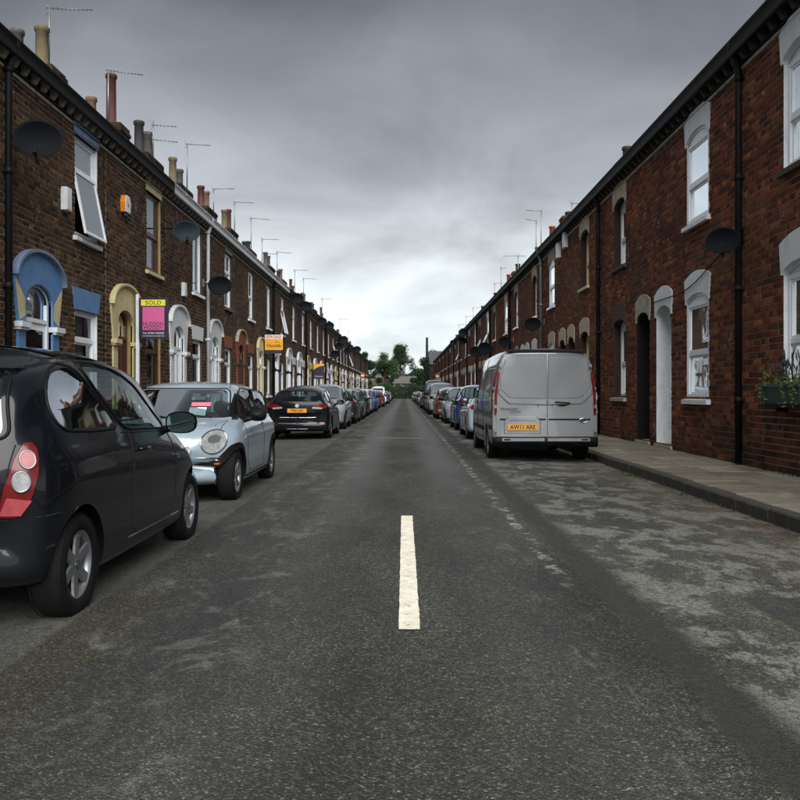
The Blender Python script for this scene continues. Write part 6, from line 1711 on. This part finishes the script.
# rear doors: unequal leaves with a gap, each with a raised border round a sunk upper panel
zs0, zs1 = .50, 2.015
lw = lambda z: .895 - .145 * max(0, (z - 1.25)) / .77
def door_leaf(a0, a1, nm):
    P = [(a0, zs0), (a1, zs0), (a1 if a1 < .5 else lw(1.25), 1.25), (a1 if a1 < .5 else lw(zs1), zs1), (a0 if a0 > -.5 else -lw(zs1), zs1), (a0 if a0 > -.5 else -lw(1.25), 1.25)]
    return place(van, patch(bv, P, 'B', .020, .10, .004, .012), nm, P_van)
S_ = .035
chaikin_ = chaikin
def chaikin(P, it=2): return roundp(P, .09, 5)
dl = door_leaf(-.895, S_ - .007, 'rear_door'); dr = door_leaf(S_ + .007, .895, 'rear_door')
bv2 = BVHTree.FromPolygons([v.co[:] for o in (dl, dr) for v in o.data.vertices], [tuple(i + k for i in p.vertices) for o, k in ((dl, 0), (dr, len(dl.data.vertices))) for p in o.data.polygons])
# upper pressing and border ridge
for (sg, a_in, a_out, o) in ((-1, S_ - .022, -.83, dl), (1, S_ + .022, .83, dr)):
    P = [(a_in, 1.95), (a_out * .87, 1.95), (a_out * .99, 1.52), (a_out * .99, 1.38), (a_out * .78, 1.22), (a_in, 1.20)]
    if sg < 0: P = P[::-1]
    PR = [tuple(q) for q in roundp(P, .045, 4)]
    place(van, patch(bv2, PR, 'B', .010, .10, .012, .003), 'door_panel', P_van, o)
    PB = [(a_in, 1.185), (a_out * .78, 1.20), (a_out * 1.01, 1.37), (a_out * 1.03, 1.29), (a_out * .80, 1.11), (a_in, 1.09)]
    if sg < 0: PB = PB[::-1]
    place(van, patch(bv2, PB, 'B', .022, .08, .020, .002), 'door_ridge', P_van, o)
    place(van, patch(bv2, [(min(a_in, a_out), .80), (max(a_in, a_out), .80), (max(a_in, a_out), .83), (min(a_in, a_out), .83)], 'B', .003, .1, .003), 'door_crease', M_plastic, o)
P = [(-.74, .56), (-.10, .56), (-.10, .78), (-.17, .86), (-.67, .86), (-.74, .78)]
place(van, patch(bv2, P, 'B', .016, .1, .02, .003), 'plate_recess', P_van, dl)
place(van, patch(bv2, [(-.66, .80), (-.18, .80), (-.22, .845), (-.62, .845)], 'B', .034, .1, .008), 'plate_handle', P_van, dl)
yb = -2.485 - .020
vp = plate(van, 'AW11 ARE', -.42, yb - .030, .675, 'B', w=.56, sx=.90)
m = MB(); y = yb - .012
m.tube([(.18, y - .02, 1.13), (.20, y - .045, 1.135), (.42, y - .045, 1.115), (.44, y - .02, 1.11)], .014, 8); m.obj('door_handle', M_plastic, dr)
place(van, patch(bv2, ell((.31, 1.10), .11, .045), 'B', .006, .05, .004), 'handle_cup', M_plastic, dr)
e = place(van, patch(bv2, ell((.70, .80), .075, .035), 'B', .014, .05, .006), 'emblem', M_sNavy, dr); place(van, seam(bv2, ell((.70, .80), .078, .037), 'B', .006, .012, True), 'emblem_rim', M_chrome, dr)
text_mesh('TRANSIT', .058, M_black, dl, (-.66, yb - .006, 1.005), FACE, sx=1.5); text_mesh('CUSTOM', .040, M_black, dl, (-.55, yb - .006, .955), FACE, sx=1.2)
for sg in (-1, 1):
    P = [(sg * .90, .92), (sg * .945, .88), (sg * .945, 1.3), (sg * .89, 1.56), (sg * .865, 1.70), (sg * .845, 1.66), (sg * .895, 1.25)]
    P = P if sg > 0 else P[::-1]
    PT = [tuple(q) for q in roundp(P, .03)]
    place(van, patch(bv, [(a * .985, z) for a, z in PT], 'B', .030, .06, .003, .02), 'tail_lamp', M_redlamp)
    ax = 'R' if sg > 0 else 'L'
    place(van, patch(bv, [(-2.47, .86), (-2.38, .92), (-2.30, 1.12), (-2.36, 1.35), (-2.40, 1.72), (-2.47, 1.74)], ax, .014, .06, .004), 'tail_lamp_side', M_redlamp)
    place(van, patch(bv, [(-2.45, 1.18), (-2.34, 1.18), (-2.345, 1.30), (-2.45, 1.30)], ax, .018, .06, .003), 'tail_lamp_clear', M_clear)
    place(van, patch(bv, [(-2.45, 1.36), (-2.40, 1.36), (-2.40, 1.41), (-2.45, 1.41)], ax, .018, .06, .003), 'tail_lamp_clear', M_clear)
    for z in (.62, 1.05, 1.8):
        m = MB(); xx = .915 - .17 * max(0, z - 1.25); m.box(sg * (xx - .02), sg * (xx + .02), yb - .022, yb + .03, z - .03, z + .03); m.obj('hinge', P_van, van)
# bumper, step and roof edge
m = MB(); n = 25; prof = [(.10, .30), (-.04, .34), (-.085, .39), (-.095, .43), (-.06, .485), (.02, .495)]
rows_ = [[(a, -2.47 + .30 * max(0, (abs(a) / .975 - .86)) ** 1.2 * 1.5 + d * (1 - .6 * (abs(a) / .975) ** 8), z) for d, z in prof] for a in [-.975 + 1.95 * i / (n - 1) for i in range(n)]]
for i in range(n - 1): m.strip(rows_[i], rows_[i + 1], smooth=True)
bmp = m.obj('bumper', M_plastic, van)
for (a0, a1) in ((-.80, -.03), (.03, .80)):
    m = MB(); m.box(a0, a1, -2.585, -2.55, .42, .478); st_ = m.obj('bumper_step', M_alloy, van)
    c = a0 + .09 if a0 < 0 else a1 - .09; m = MB(); m.box(c - .06, c + .06, -2.589, -2.5851, .435, .463); m.obj('reflector', M_inner, st_)
m = MB(); m.box(-.72, .72, -2.545, -2.44, 2.055, 2.095); m.box(-.10, .10, -2.555, -2.5451, 2.062, 2.085); m.obj('roof_edge', M_plastic, van)
m = MB(); m.tube([(.60, .8, 2.12), (.60, .70, 2.32)], .006, 6); m.obj('roof_antenna', M_plastic, van)
van.location = (2.59, 17.52, ZC - .02)

# ------------------------------------------------------------------ street end: trees, hedge, bungalow, pole
def tree(x, y, h, r, seed, label, mat=M_leafA, n=8000, trunk=.28, wide=1.0, cat='tree', lobes=16, leaf=.24, low=.25):
    rr = random.Random(seed); root = empty('tree', (x, y, -.1), 0, label, cat, None)
    m = MB(); top = Vector((rr.uniform(-.3, .3), 0, h * .8)); m.tube([(0, 0, 0), (rr.uniform(-.1, .1), 0, h * .3), top * .7, top], [trunk, trunk * .8, trunk * .5, .05], 8); cs = []
    for i in range(lobes):
        t = rr.uniform(low, 1.0); a = rr.uniform(0, 6.28); q = r * wide * math.sin(math.pi * min(1, .15 + t * .80)) * rr.uniform(.3, 1.0)
        c = Vector((q * math.cos(a), q * math.sin(a), h * t)); cs.append((c, r * rr.uniform(.20, .42)))
        b = Vector((0, 0, max(h * .2, c.z - q * .9))); m.tube([b, b.lerp(c, .6) + Vector((0, 0, .1)), c], [trunk * .35, trunk * .2, .03], 5)
    m.obj('trunk', M_bark, root); m = MB()
    for i in range(n):
        c, s = rr.choice(cs); d = Vector((rr.gauss(0, 1), rr.gauss(0, 1), rr.gauss(0, .8))).normalized() * s * (rr.random() ** .4) * rr.uniform(.75, 1.25)
        p = c + d; l = leaf * rr.uniform(.4, 1.1); e = Vector((rr.gauss(0, 1), rr.gauss(0, 1), rr.gauss(0, 1))).normalized(); f = e.orthogonal().normalized()
        m.add([p - e * l, p - f * l * .5, p + e * l, p + f * l * .5], [(0, 1, 2, 3)], 0, min(1, max(0, .25 + .5 * rr.random() + .3 * d.z / s)))  # upper leaves of each clump are painted lighter
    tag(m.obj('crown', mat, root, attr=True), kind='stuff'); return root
tree(-.9, 214, 13.4, 4.0, 1, 'tallest dark tree at the street end, just left of the middle', n=9000, wide=1.0, lobes=30, low=.42)
tree(-5.0, 208, 11.0, 4.0, 2, 'lower bushy tree left of the tallest one at the street end', M_leafB, lobes=20)
tree(-9.0, 196, 10.5, 2.6, 3, 'narrow dark tree against the far end of the left row', lobes=16)
tree(-13, 200, 8.8, 4.2, 4, 'low round tree showing behind the end of the left row')
tree(4.6, 198, 9.0, 3.2, 5, 'dark tree leaning over from the right side at the street end', lobes=18)
tree(7.4, 190, 11.0, 3.4, 6, 'tall dark tree touching the end of the right row', lobes=18)
tree(3.6, 216, 7.0, 3.0, 7, 'small pale green tree behind the bungalow roof', M_leafB)
tree(-7.0, 226, 9.5, 4.5, 8, 'broad tree farthest back on the left of the street end', M_leafA, lobes=20)
for i, (x, w_, h_, mt, lab) in enumerate(((-4.2, 2.2, 3.5, M_leafB, 'bright green clipped bush at the left end of the road'), (.4, 3.2, 3.3, M_leafA, 'dense green hedge across the end of the road'), (4.2, 2.4, 3.0, M_leafA, 'dark hedge bush at the right end of the road'), (-7.6, 2.2, 2.4, M_leafA, 'low dark bush behind the last cars on the left'))):
    rr = random.Random(60 + i); root = empty('bush', (x, 181.5, -.1), 0, lab, 'bush'); m = MB(); m.tube([(0, 0, 0), (0, 0, h_ * .5)], .12, 6)
    for k in range(8): m.tube([(0, 0, .2), (rr.uniform(-w_, w_) * .7, rr.uniform(-.8, .8), h_ * .6)], [.06, .02], 5)
    m.obj('stem', M_bark, root); m = MB()
    for k in range(7000):
        p = Vector((rr.uniform(-1, 1), rr.uniform(-1, 1), rr.random())); rr_ = (abs(p.x) ** 3 + abs(p.y) ** 3 + p.z ** 3)
        if rr_ > 1.1 + .25 * math.sin(p.x * 9 + i): continue
        p = Vector((p.x * w_, p.y * 1.4, p.z * h_)); l = .15 * rr.uniform(.5, 1.1); e = Vector((rr.gauss(0, 1), rr.gauss(0, 1), rr.gauss(0, 1))).normalized(); f = e.orthogonal().normalized()
        m.add([p - e * l, p - f * l * .6, p + e * l, p + f * l * .6], [(0, 1, 2, 3)], 0, rr.random())
    tag(m.obj('foliage', mt, root, attr=True), kind='stuff')
def bungalow(x, y, w, d, h, rh, label, rmat, wmat):
    root = empty('far_house', (x, y, -.1), 0, label, 'house')
    m = MB(); m.box(-w / 2, w / 2, 0, d, 0, h); wl = m.obj('wall', wmat, root)
    m = MB(); e = .4
    m.add([(-w / 2 - e, -e, h), (w / 2 + e, -e, h), (w / 2 + e, d + e, h), (-w / 2 - e, d + e, h), (-w / 2 + 1.2, d / 2, h + rh), (w / 2 - 1.2, d / 2, h + rh)], [(0, 1, 5, 4), (1, 2, 5), (2, 3, 4, 5), (3, 0, 4), (3, 2, 1, 0)]); ro = m.obj('roof', rmat, root)
    m = MB(); m.box(w * .2, w * .2 + .8, d / 2 - .4, d / 2 + .4, h + rh - .6, h + rh + .7); m.obj('chimney', wmat, ro)
    for u in (-w * .3, w * .05, w * .32):
        m = MB(); m.box(u - .7, u + .7, -.05, -.001, h - 1.9, h - .5); wo = m.obj('window', M_white, root); m = MB(); m.box(u - .6, u + .6, -.06, -.0501, h - 1.8, h - .6); m.obj('pane', M_cglass_dark, wo)
M_rooftile = plain('far_roof_tile', (0.10, 0.095, 0.085), 0.85, var=.2, scale=1.5); M_farwall = plain('far_wall', (0.20, 0.16, 0.12), 0.9, var=.2, scale=1.2)
bungalow(1.9, 203, 9, 7, 3.7, 1.9, 'low far bungalow with grey hipped roof behind the hedge', M_rooftile, M_farwall)
bungalow(-7.5, 214, 9, 7, 3.3, 1.9, 'brownish far house half hidden in trees left of the street end', plain('far_roof_brown', (0.10, 0.075, 0.05), .85, var=.25, scale=1.5), M_farwall)
# side building and pole at the end of the right row
eb = empty('end_building', (5.0, 152, -.05), 0, 'dark brick gable building closing the right row beside the pole', 'building')
m = MB(); m.box(0, 9, 0, 9, 0, 6.6); m.obj('wall', M_brR_rev, eb)
m = MB(); m.add([(-.3, -.3, 6.6), (9.3, -.3, 6.6), (9.3, 9.3, 6.6), (-.3, 9.3, 6.6), (-.3, 4.5, 9.3), (9.3, 4.5, 9.3)], [(0, 1, 5, 4), (3, 4, 5, 2), (0, 4, 3), (1, 2, 5), (0, 3, 2, 1)]); m.obj('roof', M_greyslate, eb)
for u, z in ((1.2, 1.2), (1.2, 4.2)): m = MB(); m.box(u, u + 1, -.06, -.001, z, z + 1.5); wo = m.obj('window', M_white, eb); m = MB(); m.box(u + .1, u + .9, -.07, -.0601, z + .1, z + 1.4); m.obj('pane', M_cglass_dark, wo)
tp = empty('telegraph_pole', (4.2, 150, -.1), 0, 'thick dark pole standing at the end of the right row', 'pole')
m = MB(); m.tube([(0, 0, 0), (0, 0, 6), (0, 0, 11.4)], [.30, .26, .2], 12); m.obj('shaft', M_blackm, tp)
m = MB(); m.tube([(0, 0, 11.35), (0, 0, 11.5)], [.24, .24], 12); m.box(-.35, .35, -.3, -.2, 9.9, 10.0); m.obj('cap', M_darkstone, tp)
rr = random.Random(5); m = MB()
for k in range(2600):
    z = rr.random() ** .8 * 7.8; a = rr.uniform(0, 6.28); q = .28 + rr.random() * .42 * (1 - z / 11); p = Vector((q * math.cos(a), q * math.sin(a), z)); l = rr.uniform(.05, .12); e = Vector((rr.gauss(0, 1), rr.gauss(0, 1), rr.gauss(0, 1))).normalized(); f = e.orthogonal().normalized()
    m.add([p - e * l, p - f * l, p + e * l, p + f * l], [(0, 1, 2, 3)], 0, rr.random() * .5)
tag(m.obj('ivy', M_leafA, tp, attr=True), kind='stuff')
# far wooded skyline
rr = random.Random(15); m = MB()
for k in range(9000):
    x = rr.uniform(-120, 120); q = Vector((x, 330 + rr.uniform(-12, 12), rr.random() ** .7 * (8.0 + 2.2 * math.sin(x * .09) + 1.5 * math.sin(x * .31)))); l = rr.uniform(.4, 1.0); e = Vector((rr.gauss(0, 1), rr.gauss(0, 1), rr.gauss(0, 1))).normalized(); f = e.orthogonal().normalized()
    m.add([q - e * l, q - f * l, q + e * l, q + f * l], [(0, 1, 2, 3)], 0, rr.random() * .7)
tag(m.obj('far_wood', M_leafA, attr=True), kind='stuff')
